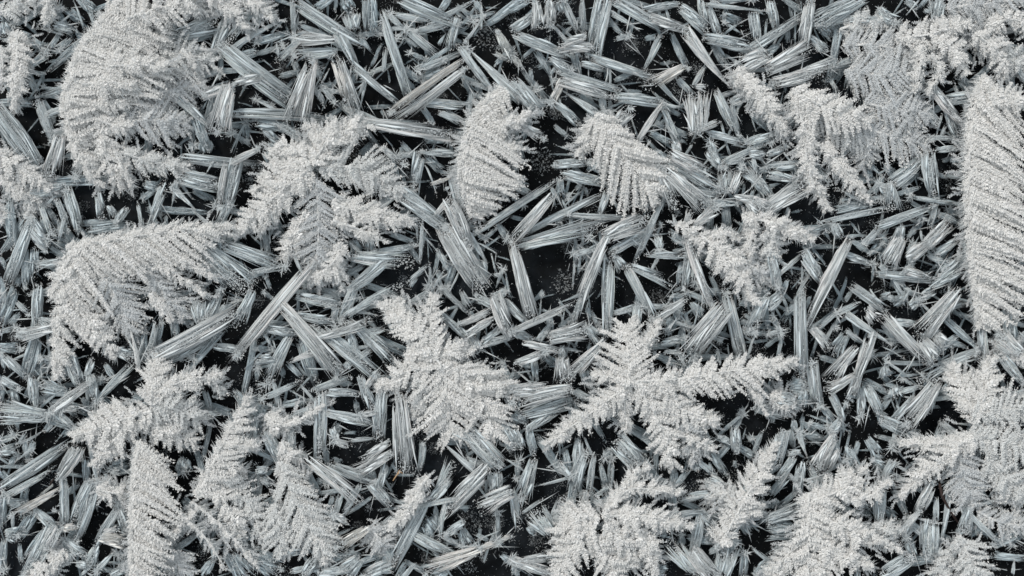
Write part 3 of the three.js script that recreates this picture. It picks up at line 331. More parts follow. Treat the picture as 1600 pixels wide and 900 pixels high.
T['1200,675'] = `92 -5 20 210 92 2 f;140 -10 160 105 46 1;190 5 245 155 46 2 t;200 125 115 132 42 2 f;220 20 345 30 42 1;410 30 298 245 82 3 f;440 110 338 265 62 3 f;400 60 468 242 52 2 t;160 155 65 305 62 2;212 200 180 390 66 2;20 385 120 280 60 1;0 545 215 465 82 2 f;250 420 190 600 50 1;500 95 555 235 62 1 f;690 200 690 300 30 1;772 185 700 325 52 2;702 360 690 580 82 2;780 355 872 545 42 1;1030 315 935 505 78 3;940 495 828 612 42 3;905 515 860 655 62 2;1012 560 1000 785 130 2;1052 420 1050 565 42 2;1132 368 1070 745 52 2 t;940 540 1080 572 20 3;1260 480 1225 630 80 2 f;1080 640 1175 695 30 1;720 895 895 785 112 2;880 685 905 770 62 1;1400 770 1610 790 52 1;1410 705 1580 620 52 1;1530 895 1540 790 32 2 t;150 620 0 600 130 1 f;0 870 65 780 62 1;730 290 800 345 40 2;850 300 760 250 16 2;880 250 790 200 16 2;880 330 780 280 14 2;560 60 540 160 30 1;620 40 700 150 60 1 f;640 160 740 180 60 1 f;800 0 780 100 40 2;860 40 940 -10 60 1;330 290 230 310 50 2 f;250 330 310 390 40 2 f;130 260 200 330 30 2;1300 580 1400 640 60 0 f;1450 640 1580 600 40 1;600 480 640 560 40 0 f;1270 640 1350 560 60 0 f;60 420 30 470 40 1;980 770 1060 800 50 1 f;1180 640 1220 600 60 1;430 120 380 60 60 2;60 60 140 0 40 1;1590 640 1520 700 30 0;740 480 800 550 50 0 f`;

// ---------------------------------------------------------------- build the ice shards
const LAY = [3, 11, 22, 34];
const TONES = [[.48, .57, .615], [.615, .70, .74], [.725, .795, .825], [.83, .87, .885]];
const grains = [];                   // places where frost has settled on a shard
const shards = [];
for (const key in T) {
  const [ox, oy] = key.split(',').map(Number);
  for (const s of T[key].split(';')) {
    const q = s.trim().split(/\s+/), n = q.slice(0, 6).map(Number), fl = q[6] || '';
    shards.push({ x1: ox + n[0] / 4, y1: oy + n[1] / 4, x2: ox + n[2] / 4, y2: oy + n[3] / 4, w: n[4] / 4, L: n[5], f: fl.includes('f'), t: fl.includes('t'), warm: fl.includes('w') });
  }
}
const axisPts = []; for (const F of FERNS) for (const fr of F.fronds) for (let i = 0; i < fr[0].length; i += 3) axisPts.push([fr[0][i], fr[0][i + 1]]);
function bundle(s, org) {          // the strands, loose splinters and frost fuzz of one shard
  const h1 = LAY[s.L] + rr(-3, 4), h2 = Math.max(2.5, h1 + rr(-7, 7)), L0 = Math.hypot(s.x2 - s.x1, s.y2 - s.y1), ex = Math.min(9, L0 * .07) / L0;
  const X = k => s.x1 + (s.x2 - s.x1) * k, Y = k => s.y1 + (s.y2 - s.y1) * k, k2 = s.t ? 1.02 : 1 + ex;
  const a = at(X(-ex), Y(-ex), (h1 + s.w * .25) * MM), b = at(X(k2), Y(k2), (h2 + s.w * .25) * MM);
  const d = b.clone().sub(a), len = d.length(); d.normalize();
  const u = UP.clone().cross(d).normalize(), v = d.clone().cross(u).normalize();
  const hw = s.w * .46 * MM, ht = Math.min(hw * .62, 7 * MM), bend = gs() * .05 * len, lift = rr(-.01, .03) * len, w0 = rr(.66, 1.02), w1 = s.f ? 1.08 : rr(.56, 1.02), tw = gs() * .25, cut0 = gs() * .16, cut1 = gs() * .2;
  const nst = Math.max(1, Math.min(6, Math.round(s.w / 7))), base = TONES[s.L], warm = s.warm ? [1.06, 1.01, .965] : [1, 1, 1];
  const st = [], spl = [], fuzz = new Tri(); fuzz.jit = .2; fuzz.smooth = true;
  const pt = (k, x, y) => {
    const e = (s.f ? 1 + .4 * k * k : 1) * (k < .5 ? w0 + (1 - w0) * 2 * k : 1 + (w1 - 1) * (2 * k - 1)), tp = s.t ? 1 - .86 * k : 1, c = bend * 4 * k * (1 - k), l = lift * 4 * k * (1 - k);
    return a.clone().addScaledVector(d, k * len).addScaledVector(u, x * e * tp + c).addScaledVector(v, y * tp + l + x * tw * (k - .5)).sub(org);
  };
  for (let j = 0; j < nst; j++) {
    const T_ = new Tri(), sw = hw / nst, cx = -hw + sw * (2 * j + 1) + gs() * sw * .3, fx = cx / hw, e0 = Math.max(0, rr(0, .12) + cut0 * fx + Math.abs(cut0) * .6), e1 = 1 - Math.max(0, rr(.02, s.f ? .3 : .14) + cut1 * fx + Math.abs(cut1) * .6), tone = rr(.8, 1.12), up = gs() * ht * .28, skew = gs() * sw * 1.1; T_.jit = .18; T_.smooth = true;
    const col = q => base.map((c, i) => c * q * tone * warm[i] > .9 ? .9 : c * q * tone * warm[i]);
    const ed = Math.sqrt(Math.max(.2, 1 - (cx / hw) ** 2 * .8)), ch = ht * ed * .7, ks = [e0, e0 + .1, .4, e1 - .22, e1];
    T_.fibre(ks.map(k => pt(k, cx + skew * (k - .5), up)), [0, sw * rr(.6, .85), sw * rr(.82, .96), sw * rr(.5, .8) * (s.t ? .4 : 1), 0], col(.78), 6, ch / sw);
    const m = Math.round(7 + sw / MM * 3.8 + len / MM * .08);
    for (let i = 0; i < m; i++) {
      const an = rr(-.4, 3.54), x = cx + Math.cos(an) * sw * rr(.6, 1.2), y = up + Math.sin(an) * ch * rr(.8, 1.35), r = rr(.35, .9) * MM * Math.min(1.15, .62 + s.w / 42);
      let k0, k1;
      if (R() < .35) { k0 = e0 + rr(-.1, .1); k1 = e1 + rr(-.12, .12) + (s.f ? rr(-.16, .14) : 0); } else { k0 = rr(e0 - .04, e1 - .2); k1 = Math.min(e1 + .1, k0 + rr(.14, .46)); }
      const dx = gs() * (.028 * len * (k1 - k0)) + (s.f ? gs() * .07 * len * (k1 - k0) : 0) + skew * (k1 - .5), x0 = x + skew * (k0 - .5), dy = Math.abs(gs()) * .012 * len * (s.f ? 2.2 : 1) + rr(0, .6) * MM, km = k0 + (k1 - k0) * rr(.25, .7);
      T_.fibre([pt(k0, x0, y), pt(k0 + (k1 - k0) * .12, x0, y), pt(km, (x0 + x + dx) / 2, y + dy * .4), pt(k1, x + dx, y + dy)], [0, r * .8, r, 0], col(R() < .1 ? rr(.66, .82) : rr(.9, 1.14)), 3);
    }
    const hz = Math.round(len / MM * .17);
    for (let i = 0; i < hz; i++) {
      const k = R() < .4 ? (R() < .5 ? rr(-.02, .12) : rr(.86, 1)) : rr(.02, .98), p = pt(k, cx + gs() * sw * 1.2, up + ch * rr(.5, .95)), q = p.clone().addScaledVector(d, gs() * 5 * MM).addScaledVector(u, gs() * 5 * MM).addScaledVector(UP, rr(0, 3) * MM);
      const fk = rr(1, 1.4); fuzz.fibre([p, q], [rr(.3, .6) * MM, 0], base.map(c => Math.min(.78, c * fk)), 3);
    }
    st.push(T_);
  }
  if (s.w > 12) for (let i = 0, n = Math.round(rr(1.6, 3.4)); i < n; i++) {      // splinters that have come loose along the bar
    const T_ = new Tri(), k0 = rr(-.05, .55), k1 = k0 + rr(.3, .55), x = rr(-.95, .95) * hw, r = rr(1.1, 2) * MM, dx = gs() * hw * .7, sk = rr(.98, 1.14); T_.jit = .2; T_.smooth = true;
    T_.fibre([pt(k0, x, ht * .75), pt(k0 + .05, x, ht * .8), pt((k0 + k1) / 2, x + dx * .4, ht * .95), pt(k1, x + dx, ht * 1.1)], [0, r * .8, r, 0], base.map((c, i) => c * sk * warm[i]), 4, .6);
    spl.push(T_);
  }
  let near = 1e9; for (const q of axisPts) near = Math.min(near, Math.hypot(q[0] - (s.x1 + s.x2) / 2, q[1] - (s.y1 + s.y2) / 2));
  for (let i = 0, n = Math.round(len / MM * s.w * .05 * (s.L > 1 ? 1.2 : .7) * (1 + 2.6 * Math.exp(-near / 34))); i < n; i++) { const k = R(), x = gs() * hw * 1.05; grains.push(pt(k, x, ht * .75 * Math.sqrt(Math.max(.1, 1 - (x / hw) ** 2)) + rr(-.4, 1) * MM).add(org)); }
  return { st, spl, fuzz, a, b, len };
}
const fernC = FERNS.map(f => { let x = 0, y = 0, n = 0; for (const fr of f.fronds) for (let i = 0; i < fr[0].length; i += 3) { x += fr[0][i]; y += fr[0][i + 1]; n++; } return [x / n, y / n, f.nick]; });
const used = new Set(), words = t => t.split(/\s+/).length;
function places(s) {               // ways to say where a shard lies, simplest first
  const mx = (s.x1 + s.x2) / 2, my = (s.y1 + s.y2) / 2;
  const l = fernC.map(c => [Math.hypot(c[0] - mx, c[1] - my), c]).sort((a, b) => a[0] - b[0]);
  const ang = c => { const dx = c[0] - mx, dy = c[1] - my, ax = s.x2 - s.x1, ay = s.y2 - s.y1; return Math.acos(Math.min(1, Math.abs(dx * ax + dy * ay) / (Math.hypot(dx, dy) * Math.hypot(ax, ay) + 1e-6))) * 57.3; };
  const g = ang(l[0][1]), n = l[0][1][2], m = l[1][1][2], o = l[2][1][2], g2 = ang(l[1][1]);
  const pose = g < 28 ? 'pointing at' : g > 62 ? 'broadside to' : 'askew to', out = [];
  if (l[0][0] < 50) out.push((g < 45 ? 'running in under ' : 'lying across under ') + n);
  out.push(`${pose} ${n}${l[0][0] > 110 ? ' from afar' : ''}`, `between ${n} and ${m}`, `${pose} ${n} facing ${m}`, `between ${n} and ${o}`, `${g2 < 35 ? 'pointing past' : 'lying past'} ${n} towards ${m}`);
  return out;
}
const VOID = [[850, 400, 42], [825, 385, 32], [690, 185, 28], [632, 150, 24], [690, 300, 24], [632, 400, 34], [608, 425, 30], [545, 620, 26], [345, 590, 38], [392, 606, 24], [880, 190, 22], [1022, 92, 34], [985, 88, 25], [1110, 125, 30], [965, 318, 38], [1050, 330, 26], [960, 500, 22], [1215, 590, 24], [1335, 350, 28], [1350, 430, 22], [1372, 482, 28], [1490, 262, 34], [1310, 570, 26], [150, 330, 34], [205, 330, 24], [300, 330, 34], [320, 300, 20], [180, 570, 20], [110, 700, 24], [60, 770, 28], [160, 800, 22], [140, 840, 20], [100, 890, 22], [560, 815, 32], [690, 720, 28], [702, 760, 22], [560, 730, 28], [548, 700, 22], [830, 832, 36], [862, 770, 32], [1082, 770, 38], [1130, 720, 24], [1220, 680, 26], [1480, 830, 28], [1396, 790, 26], [1395, 862, 22], [1580, 880, 22], [60, 470, 20], [270, 520, 22], [500, 600, 18], [470, 170, 16], [760, 330, 22], [775, 500, 18], [1000, 250, 18]];
const inVoid = (x, y) => VOID.some(v => Math.hypot(v[0] - x, v[1] - y) < v[2]);
const under = [];
for (let i = 0; i < 6200 && under.length < 1150; i++) {
  const c = shards[Math.floor(R() * shards.length)], x = c.x1 + (c.x2 - c.x1) * R() + gs() * 34, y = c.y1 + (c.y2 - c.y1) * R() + gs() * 34, l = rr(16, 62), an = R() * 6.283;
  const s = { x1: x - Math.cos(an) * l / 2, y1: y - Math.sin(an) * l / 2, x2: x + Math.cos(an) * l / 2, y2: y + Math.sin(an) * l / 2, w: R() < .5 ? rr(1.6, 3.6) : rr(3.6, 8), L: R() < .5 ? 0 : R() < .8 ? 1 : 2, f: R() < .25, t: R() < .35 };
  if (!inVoid(x, y) && !inVoid(s.x1, s.y1) && !inVoid(s.x2, s.y2)) under.push(s);
}
for (const F of FERNS) for (const fr of F.fronds) for (let q = 0, n = Math.round(1 + Math.max(...fr[1], ...fr[2]) / 14); q < n; q++) {
  const i = 3 * Math.floor(R() * fr[0].length / 3), x = fr[0][i] + gs() * 46, y = fr[0][i + 1] + gs() * 46, l = rr(34, 100), an = R() * 6.283, dx = Math.cos(an) * l / 2, dy = Math.sin(an) * l / 2;
  if (!inVoid(x, y)) under.push({ x1: x - dx, y1: y - dy, x2: x + dx, y2: y + dy, w: rr(5, 16), L: R() < .35 ? 0 : R() < .7 ? 1 : 2, f: R() < .35, t: R() < .2 });
}
const isNeedle = s => s.w <= 6.5;
const kinds = { ice_shard: [], ice_brush: [], ice_needle: [] };
for (const s of shards) (isNeedle(s) ? kinds.ice_needle : s.f ? kinds.ice_brush : kinds.ice_shard).push(s);
const rest = [];
for (const kn in kinds) {
  const l = kinds[kn]; l.forEach(s => s.area = Math.hypot(s.x2 - s.x1, s.y2 - s.y1) * s.w * (.6 + .25 * s.L));
  l.sort((a, b) => b.area - a.area);
  l.forEach((s, i) => {
    const org = at((s.x1 + s.x2) / 2, (s.y1 + s.y2) / 2, 0), { st, spl, fuzz, len } = bundle(s, org);
    if (i >= 300) { const g = mergeGeometries([...st, ...spl, fuzz].filter(t => t.i.length).map(t => t.geo())); g.translate(org.x, org.y, org.z); rest.push(g); return; }
    const tone = s.warm ? 'straw-tinged' : ['dim', 'blue-grey', 'pale-grey', 'whitish'][s.L], size = len > .115 ? 'long' : len > .06 ? 'medium' : 'short', wd = s.w > 22 ? ' broad' : s.w > 13 ? '' : ' slim';
    const what = kn === 'ice_needle' ? 'ice needle' : kn === 'ice_brush' ? 'splayed ice brush' : s.t ? 'pointed ice shard' : 'ice shard', num = ['', 'single', 'double', 'triple', 'four-strand', 'five-strand', 'six-strand'][st.length];
    const cands = [];
    for (const p of places(s)) for (const q of kn === 'ice_needle' ? [what] : [what, num + ' ' + what]) cands.push(`${size}${kn === 'ice_needle' ? '' : wd} ${tone} ${q} ${p}`);
    const label = cands.find(c => words(c) <= 16 && !used.has(c)) || cands[0]; used.add(label);
    const o = new THREE.Group(), child = (t, name, kind) => { if (!t.i.length) return; const m = shade(new THREE.Mesh(t.geo(), iceMat)); m.name = name; if (kind) m.userData.kind = kind; o.add(m); };
    st.forEach(t => child(t, 'strand')); spl.forEach(t => child(t, 'splinter')); child(fuzz, 'frost_fuzz', 'stuff');
    o.position.copy(org);
    add(o, kn, label, kn.replace('_', ' '), { ice_shard: 'fibrous ice shards on the black ice', ice_brush: 'splayed ice brushes on the black ice', ice_needle: 'thin ice needles on the black ice' }[kn]);
  });
}
console.log('shards', kinds.ice_shard.length, 'brushes', kinds.ice_brush.length, 'needles', kinds.ice_needle.length);
for (const s of under) { const { st, fuzz } = bundle(s, V(0, 0, 0)); rest.push(...[...st, fuzz].filter(t => t.i.length).map(t => t.geo())); }
if (rest.length) add(shade(new THREE.Mesh(mergeGeometries(rest), iceMat)), 'ice_splinters', 'smallest leftover splinters of ice lodged between the shards', 'splinters', null, 'stuff');

// ---------------------------------------------------------------- frost ferns
const barbGeos = {};
const BL = [8, 13, 20, 30, 44, 62, 84, 112], NV = 4;
function barbGeo(bin, grey, v) {
  const key = bin + '_' + grey + '_' + v; if (barbGeos[key]) return barbGeos[key];
  const L = BL[bin], t = new Tri(), fine = [1, .88, .74][grey];
  const A = [[.89, .89, .88], [.82, .835, .835], [.72, .745, .76]][grey];  // greyer sets: finer frost, plus shade of low fronds put into the colour
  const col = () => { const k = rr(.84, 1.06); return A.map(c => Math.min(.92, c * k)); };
  const bow = rr(-.05, .05) * L, sag = rr(0, .05) * L;
  const P = s => V(s * MM, -sag * 4 * (s / L) * (1 - s / L) * -1 * MM, bow * 4 * (s / L) * (1 - s / L) * MM);
  t.fibre([P(0), P(L * .5), P(L * .9), P(L)], [.9 * MM, .85 * MM, .5 * MM, 0], col(), 4);
  const step = 1.75 * (.7 + .3 * fine);
  for (let s = 0; s <= L; s += step) {
    const k = s / L, sz = (4.3 - 1.9 * k * k) * fine * MM;
    for (const sd of [-1, 1]) {
      const yaw = rr(.75, 1.2) * sd, up = rr(-.15, .65), l = sz * rr(.6, 1.3);
      const d = V(Math.cos(yaw) * Math.cos(up), Math.sin(up), Math.sin(yaw) * Math.cos(up)), u = UP.clone().cross(d).normalize();
      u.applyAxisAngle(d, rr(-.9, .9));
      t.plate(P(s + rr(-.6, .6)), d, u, l, l * rr(.2, .34), l * rr(.1, .18), col());
    }
    if (R() < .75) {
      const d = V(rr(-.3, .9), rr(.6, 1.2), gs() * .9).normalize(), u = V(gs(), gs() * .3, gs()).cross(d).normalize(), l = sz * rr(.45, .95);
      t.plate(P(s), d, u, l, l * rr(.24, .4), l * .18, col());
    }
  }
  return barbGeos[key] = t.geo();
}
const lerpA = (a, k) => { const f = k * (a.length - 1), i = Math.min(a.length - 2, Math.floor(f)); return a[i] + (a[i + 1] - a[i]) * (f - i); };
let nb = 0;
const hairGeo = (() => { const t = new Tri(); t.smooth = true; t.fibre([V(0, 0, 0), V(.5, 0, 0), V(1, 0, 0)], [.05, .06, 0], [.8, .83, .84], 3); return t.geo(); })();
const crustGeo = (() => { const t = new Tri(); t.plate(V(-.5, 0, 0), V(1, 0, 0), V(0, 0, 1), 1, .3, .2, [.865, .865, .855]); return t.geo(); })();
for (const F of FERNS) {
  const cx = F.fronds[0][0][0], cy = F.fronds[0][0][1];
  const g = new THREE.Group(), org = at(cx, cy, 0), crust = [], hair = [], mids = []; g.position.copy(org);
  for (const [ax, lw, rw, ang, tone, droop, solid] of F.fronds) {
    const pts = []; for (let i = 0; i < ax.length; i += 3) pts.push(at(ax[i], ax[i + 1], ax[i + 2] * MM).sub(org));
    const cv = new THREE.CatmullRomCurve3(pts), len = cv.getLength();
    const t = new Tri(), rp = [], rd = [], n = 9;
    for (let i = 0; i <= n; i++) { rp.push(cv.getPointAt(i / n)); rd.push(i === n ? 0 : (2.1 - 1.2 * i / n) * MM); }
    t.fibre(rp, rd, [.88, .885, .88], 6);
    // grains and plates that crust the ridge
    const gn = Math.round(len / MM * 1.1);
    for (let i = 0; i < gn; i++) {
      const p = cv.getPointAt(R()), d = V(gs(), rr(.2, 1), gs()).normalize(), u = V(gs(), gs(), gs()).cross(d).normalize(), l = rr(1.6, 4) * MM, k = rr(.9, 1.06);
      t.plate(p.add(V(gs() * 2 * MM, rr(0, 1.5) * MM, gs() * 2 * MM)), d, u, l, l * .4, l * .18, [.86 * k, .865 * k, .86 * k]);
    }
    const fr = shade(new THREE.Mesh(t.geo(), frostMat)); fr.name = 'frond'; g.add(fr);
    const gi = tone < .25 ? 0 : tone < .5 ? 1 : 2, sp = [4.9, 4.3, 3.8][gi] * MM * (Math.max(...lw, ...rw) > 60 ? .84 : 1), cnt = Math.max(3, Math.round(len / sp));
    const ph = R() * 6.28;
    for (const side of [-1, 1]) for (let i = 0; i <= cnt; i++) {
      const k = Math.min(1, Math.max(0, (i + rr(-.35, .35)) / cnt)), w = lerpA(side < 0 ? lw : rw, k) * (solid ? rr(.86, 1.1) : rr(.62, 1.16)) * (1 + (solid ? .08 : .2) * Math.sin(k * len / MM * .23 + side * 2 + ph) + .1 * Math.sin(k * len / MM * .61 + ph * 3));
      const sa = Math.sin(ang * Math.PI / 180), L = w / sa; if (L < 3 || !solid && R() < .09) continue;
      let bin = 0; while (bin < BL.length - 1 && BL[bin] * 1.18 < L) bin++;
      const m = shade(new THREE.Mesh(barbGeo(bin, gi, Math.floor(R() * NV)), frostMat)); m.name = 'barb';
      const p = cv.getPointAt(k), tan = cv.getTangentAt(k), out = V(-tan.z, 0, tan.x).multiplyScalar(side).normalize();   // right of the axis as seen from above for side = 1
      const an = (ang + gs() * 12 - 22 * Math.max(0, k - .7) / .3) * Math.PI / 180;
      const d = tan.clone().multiplyScalar(Math.cos(an)).addScaledVector(out, Math.sin(an)); d.y = d.y * .5 - droop * rr(.5, 1.4) + gs() * .1; d.normalize();
      let y = UP.clone().addScaledVector(out, gs() * .25); const z = d.clone().cross(y).normalize(); y = z.clone().cross(d).normalize();
      const big = L > 16 && R() < .24, sc = L / BL[bin] * (big ? rr(.85, 1.12) : 1), s2 = big ? rr(1.25, 1.7) : rr(.9, 1.25);
      m.matrix.makeBasis(d.multiplyScalar(sc), y.multiplyScalar(s2), z.multiplyScalar(s2 * (R() < .5 ? 1 : 1)));
      m.matrix.setPosition(p.x, p.y + gs() * 2.6 * MM + 3.5 * MM * Math.sin(k * len / MM * .17 + ph * 2 + side) + (big ? 3.5 * MM : 0), p.z); m.matrix.decompose(m.position, m.quaternion, m.scale);
      fr.add(m); nb++;
      mids.push(p.clone().addScaledVector(d.clone().normalize(), L * MM * rr(.3, .9)));
      for (let q = 0; q < 6; q++) { const hd = d.clone().normalize().add(V(gs() * .7, rr(-.6, .1), gs() * .7)).normalize(), k0 = L * rr(.3, .95) * MM; hair.push(p.clone().addScaledVector(d.clone().normalize(), k0).add(V(gs() * 3 * MM, rr(-7, 0) * MM, gs() * 3 * MM)), hd, rr(4, 17) * MM); }
      const nc = L * [1, 1.15, 1.3][gi] * (solid ? 1.8 : 1), dn = d.clone().normalize();
      for (let q = 0; q < nc; q++) crust.push(p.clone().addScaledVector(dn, Math.pow(R(), 1.15) * L * MM * 1.06).add(V(gs() * 5 * MM, rr(-5, 2) * MM, gs() * 5 * MM)), gi);
    }
  }
  { // loose plates and grains that crust the gaps between the barbs
    const n = crust.length / 2, im = new THREE.InstancedMesh(crustGeo, frostMat, n), M4 = new THREE.Matrix4(), Q = new THREE.Quaternion();
    for (let i = 0; i < n; i++) { const l = rr(1.6, [4.8, 4.3, 3.9][crust[2 * i + 1]]) * MM; Q.setFromEuler(new THREE.Euler(gs() * 1.1, R() * 6.283, gs() * 1.1)); M4.compose(crust[2 * i], Q, V(l, l, l)); im.setMatrixAt(i, M4); }
    im.name = 'frost_crust'; im.userData.kind = 'stuff'; g.add(shade(im));
  }
  { // needle fringe round the outline and a lower layer of fine frost in the hollows between fronds
    const nh = hair.length / 3, im = new THREE.InstancedMesh(hairGeo, frostMat, nh), M4 = new THREE.Matrix4(), X = V(1, 0, 0), Q = new THREE.Quaternion();
    for (let i = 0; i < nh; i++) { Q.setFromUnitVectors(X, hair[3 * i + 1]); M4.compose(hair[3 * i], Q, V(hair[3 * i + 2], rr(6, 11) * MM, rr(6, 11) * MM)); im.setMatrixAt(i, M4); }
    im.name = 'needle_fringe'; im.userData.kind = 'stuff'; g.add(shade(im));
    const ms = [], c = V(0, 0, 0); mids.forEach(p => c.addScaledVector(p, 1 / mids.length));
    for (let i = 0; i < mids.length * 3; i++) {
      const a = mids[Math.floor(R() * mids.length)], b = mids[Math.floor(R() * mids.length)]; if (a.distanceTo(b) > .06) continue;
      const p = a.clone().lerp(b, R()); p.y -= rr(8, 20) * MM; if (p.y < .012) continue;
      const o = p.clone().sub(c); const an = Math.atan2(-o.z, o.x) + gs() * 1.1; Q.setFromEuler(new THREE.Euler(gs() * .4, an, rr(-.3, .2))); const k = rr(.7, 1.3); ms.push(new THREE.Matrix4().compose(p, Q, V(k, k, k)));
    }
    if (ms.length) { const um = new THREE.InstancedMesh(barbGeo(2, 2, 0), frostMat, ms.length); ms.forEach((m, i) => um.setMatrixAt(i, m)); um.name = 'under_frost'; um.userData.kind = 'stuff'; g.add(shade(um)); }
  }
  add(g, 'frost_fern', F.label, 'frost fern', 'frost ferns on the ice shards');
}
console.log('barbs', nb);

// ---------------------------------------------------------------- small rosettes of frost in the gaps
const ROS = [[445, 110, 16], [448, 62, 12], [700, 60, 16], [760, 56, 22], [690, 152, 14], [985, 68, 15], [1008, 120, 16], [884, 352, 16], [880, 440, 24], [722, 392, 16], [656, 682, 15], [676, 700, 12], [778, 815, 16], [664, 870, 12], [846, 252, 24], [872, 175, 16], [340, 428, 16], [404, 472, 14], [436, 386, 18], [1240, 432, 18], [1118, 545, 20], [1028, 462, 16], [1298, 478, 14], [130, 322, 10], [205, 300, 20], [735, 812, 22], [1302, 520, 14], [960, 398, 12], [1160, 105, 10], [560, 820, 10], [640, 285, 18], [1390, 610, 16], [190, 540, 16], [885, 388, 12], [1130, 690, 14], [1258, 262, 12], [1002, 30, 12], [470, 600, 10], [1060, 845, 14], [820, 800, 12], [838, 840, 14], [90, 660, 20], [15, 655, 18], [1495, 260, 14], [1320, 640, 16]];
const rosGeo = [0, 1, 2, 3].map(() => {
  const t = new Tri(); t.jit = .4;
  for (let i = 0; i < 150; i++) {
    const a = R() * 6.283, r = Math.sqrt(R()) * rr(.5, 1), p = V(Math.cos(a) * r * rr(.8, 1.1), rr(0, .35) * (1 - r * .6), Math.sin(a) * r), d = V(gs() + Math.cos(a) * .5, rr(-.1, .8), gs() + Math.sin(a) * .5).normalize(), u = V(gs(), gs(), gs()).cross(d).normalize(), l = rr(.08, .26), c = rr(.25, .46);
    t.plate(p, d, u, l, l * rr(.12, .3), l * .1, [c * .94, c, c * 1.03]);
  }
  return t.geo();
});
ROS.forEach(([x, y, r], i) => {
  const m = shade(new THREE.Mesh(rosGeo[i % 4], frostMat)); m.position.copy(at(x, y, .001)); m.scale.set(r * MM, r * MM * .8, r * MM * rr(.7, 1.1)); m.rotation.y = R() * 6.28;
  const c = fernC.map(c => [Math.hypot(c[0] - x, c[1] - y), c[2]]).sort((a, b) => a[0] - b[0]), sz = r > 17 ? 'large' : r > 13 ? 'middling' : 'tiny';
  const cands = [`near ${c[0][1]}`, `between ${c[0][1]} and ${c[1][1]}`, `between ${c[0][1]} and ${c[2][1]}`, `between ${c[1][1]} and ${c[2][1]}`].map(p => `${sz} grey frost rosette low ${p}`);
  const label = cands.find(t => words(t) <= 16 && !used.has(t)) || cands[0]; used.add(label);
  add(m, 'frost_rosette', label, 'frost rosette', 'frost rosettes low in the gaps');
});

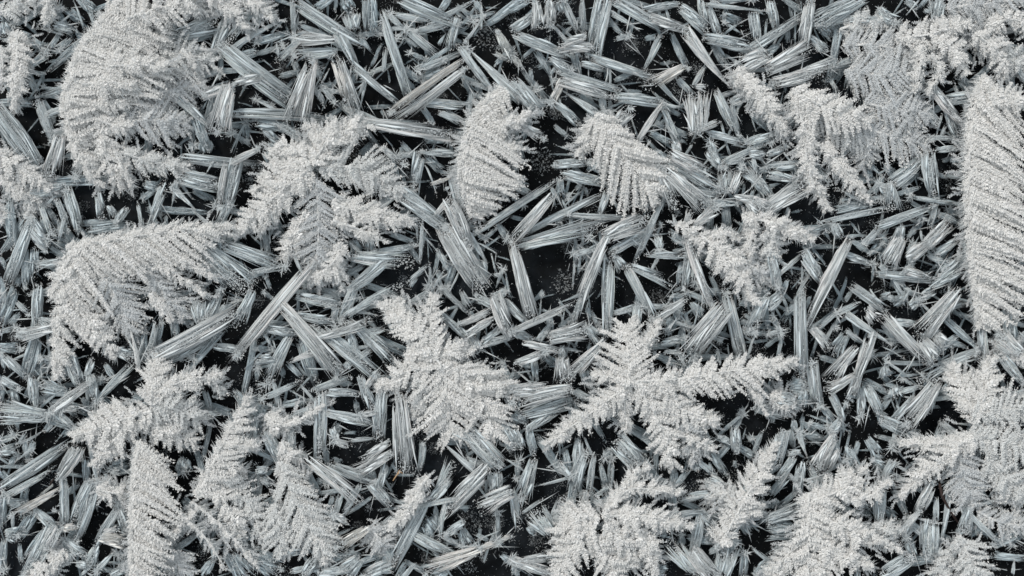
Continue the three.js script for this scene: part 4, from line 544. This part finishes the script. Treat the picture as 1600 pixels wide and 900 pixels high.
// ---------------------------------------------------------------- loose hairs, grains and the frost further out
{
  const t = new Tri(); t.smooth = true;
  for (let i = 0; i < 2600; i++) {
    const s = shards[Math.floor(R() * shards.length)], k = R(), x = s.x1 + (s.x2 - s.x1) * k + gs() * (s.w * .6 + 7), y = s.y1 + (s.y2 - s.y1) * k + gs() * (s.w * .6 + 7);
    const p = at(x, y, rr(1, LAY[s.L] + 8) * MM), a = R() * 6.283, l = rr(4, 17) * MM, q = p.clone().add(V(Math.cos(a) * l, rr(-.2, .3) * l, Math.sin(a) * l)); q.y = Math.max(q.y, .0008);
    const c = rr(.4, .66), r = rr(.35, .9) * MM;
    t.fibre([p, p.clone().lerp(q, .5), q], [r, r, 0], [c * .93, c, c * 1.04], 3);
  }
  for (let i = 0; i < 900; i++) {
    const s = shards[Math.floor(R() * shards.length)], k = R(), x = s.x1 + (s.x2 - s.x1) * k + gs() * 12, y = s.y1 + (s.y2 - s.y1) * k + gs() * 12; if (inVoid(x, y)) continue;
    const p = at(x, y, (LAY[s.L] + rr(3, 10)) * MM), a = Math.atan2(s.y2 - s.y1, s.x2 - s.x1) + gs() * 1.5, l = rr(14, 52) * MM, q = p.clone().add(V(Math.cos(a) * l, rr(-.12, .16) * l, Math.sin(a) * l)); q.y = Math.max(q.y, .002);
    const c = rr(.62, .8), r = rr(.5, 1.15) * MM;
    t.fibre([p, p.clone().lerp(q, .2), p.clone().lerp(q, .55), q], [0, r, r * .9, 0], [c * .95, c, c * 1.02], 4);
  }
  add(shade(new THREE.Mesh(t.geo(), iceMat)), 'loose_ice_hairs', 'fine loose hairs of ice scattered among the shards', 'ice hairs', null, 'stuff');
  const g = new Tri(); g.plate(V(-.5, 0, 0), V(1, 0, 0), V(0, 0, 1), 1, .45, .3, [.62, .66, .68]);
  const n = 70000, im = new THREE.InstancedMesh(g.geo(), frostMat, n), M4 = new THREE.Matrix4(), Q = new THREE.Quaternion();
  let i = 0;
  const cl = []; for (let k = 0; k < 420; k++) cl.push([rr(-60, 1660), rr(-60, 960), rr(8, 34)]);
  for (; i < n; i++) {
    let x, y;
    if (R() < .72) { const c = cl[Math.floor(R() * cl.length)]; x = c[0] + gs() * c[2]; y = c[1] + gs() * c[2]; } else { x = rr(-80, 1680); y = rr(-80, 980); }
    const sz = rr(.4, 1.25) * (R() < .05 ? 2.2 : 1) * MM; Q.setFromEuler(new THREE.Euler(gs(), R() * 6.28, gs()));
    M4.compose(at(x, y, .0006), Q, V(sz, sz, sz)); im.setMatrixAt(i, M4);
  }
  { // frost settled on the shards, and tufts of hair frost where shards meet
    const tufts = [];
    for (let a = 0; a < shards.length; a++) { const s = shards[a]; for (const e of [[s.x1, s.y1], [s.x2, s.y2]]) if (R() < .3 && !inVoid(e[0], e[1])) tufts.push([e[0], e[1], LAY[s.L] + rr(2, 9), rr(6, 17)]); }
    const gg = new Tri(); gg.plate(V(-.5, 0, 0), V(1, 0, 0), V(0, 0, 1), 1, .28, .22, [.7, .735, .75]);
    const hg = new Tri(); hg.fibre([V(0, 0, 0), V(.5, 0, 0), V(1, 0, 0)], [.05, .06, 0], [.68, .72, .735], 3);
    const a = new THREE.InstancedMesh(gg.geo(), frostMat, grains.length);
    grains.forEach((p, k) => { const l = rr(1.2, 3.4) * MM; Q.setFromEuler(new THREE.Euler(gs(), R() * 6.283, gs())); M4.compose(p, Q, V(l, l, l)); a.setMatrixAt(k, M4); });
    add(shade(a), 'settled_frost', 'fine frost grains settled on top of the ice shards', 'frost grains', null, 'stuff');
    const per = 34, b = new THREE.InstancedMesh(hg.geo(), frostMat, tufts.length * per); let k = 0;
    for (const [x, y, h, r] of tufts) for (let q = 0; q < per; q++) { const l = r * rr(.35, 1) * MM; Q.setFromEuler(new THREE.Euler(0, R() * 6.283, rr(-.15, .75))); M4.compose(at(x + gs() * r * .5, y + gs() * r * .5, Math.max(2, h + gs() * 4) * MM), Q, V(l, rr(6, 12) * MM, rr(6, 12) * MM)); b.setMatrixAt(k++, M4); }
    add(shade(b), 'hair_frost', 'wispy tufts of hair frost where the ice shards meet', 'hair frost', null, 'stuff');
    console.log('grains', grains.length, 'tufts', tufts.length);
  }
  add(shade(im), 'frost_grains', 'fine frost grains sprinkled over the black ice', 'frost grains', null, 'stuff');
}
{ // the same litter of shards goes on beyond the part that the photograph shows
  const protos = [[60, 10], [100, 17], [80, 24], [50, 8]].map(([l, w], i) => { const s = { x1: 800 - l / 2, y1: 450, x2: 800 + l / 2, y2: 450, w, L: 1, f: i === 2, t: i === 3 }; const { st, fuzz } = bundle(s, V(0, .011, 0)); return mergeGeometries([...st, fuzz].map(t => t.geo())); });
  const M4 = new THREE.Matrix4(), Q = new THREE.Quaternion(), lists = protos.map(() => []);
  for (let i = 0; i < 2600; i++) {
    const x = rr(-1.5, 1.5), z = rr(-1.15, 1.15); if (Math.abs(x) < .87 && Math.abs(z) < .51) continue;
    Q.setFromEuler(new THREE.Euler(0, R() * 6.283, gs() * .1)); const s = rr(.7, 1.3);
    lists[Math.floor(R() * protos.length)].push(M4.clone().compose(V(x, rr(.006, .03), z), Q, V(s, s, s)));
  }
  protos.forEach((p, k) => { const im = new THREE.InstancedMesh(p, iceMat, lists[k].length); lists[k].forEach((m, i) => im.setMatrixAt(i, m)); add(shade(im), 'outlying_ice_shards', ['slender', 'stout', 'splayed', 'pointed'][k] + ' ice shards littering the ice further out', 'ice shards', null, 'stuff'); });
}

// ---------------------------------------------------------------- bits of plant litter
{
  const stick = (pts, r, c) => { const t = new Tri(), p = pts.map(q => at(q[0], q[1], q[2] * MM)), o = p[0].clone().setY(0); t.fibre(p.map(q => q.sub(o)), r.map(x => x * MM), c, 6); const m = shade(new THREE.Mesh(t.geo(), new THREE.MeshStandardMaterial({ vertexColors: true, roughness: .8 }))); m.position.copy(o); return m; };
  add(stick([[1468, 755, 40], [1472, 775, 36], [1480, 790, 28], [1490, 806, 18], [1499, 820, 6]], [2.2, 2.4, 2, 2.2, 1], [.03, .017, .014]), 'twig', 'dark reddish-brown twig poking out beneath the wide hand fern', 'twig');
  add(stick([[614, 751, 16], [620, 742, 20], [625, 736, 24], [629, 740, 24]], [.8, 1.2, 2.4, .6], [.5, .33, .19]), 'seed_husk', 'tiny tan seed husk caught above a dark gap', 'seed husk');
  add(stick([[77, 760, 14], [81, 752, 20], [84, 748, 22]], [.9, 1.6, 1], [.05, .035, .03]), 'plant_stalk', 'short dark plant stalk beside straw-tinged splinters', 'stalk');
}
{ let t = 0; scene.traverse(o => { if (o.isMesh && !o.isInstancedMesh) t += (o.geometry.index ? o.geometry.index.count : o.geometry.attributes.position.count) / 3; }); console.log('triangles', t); }
renderer.render(scene, camera);
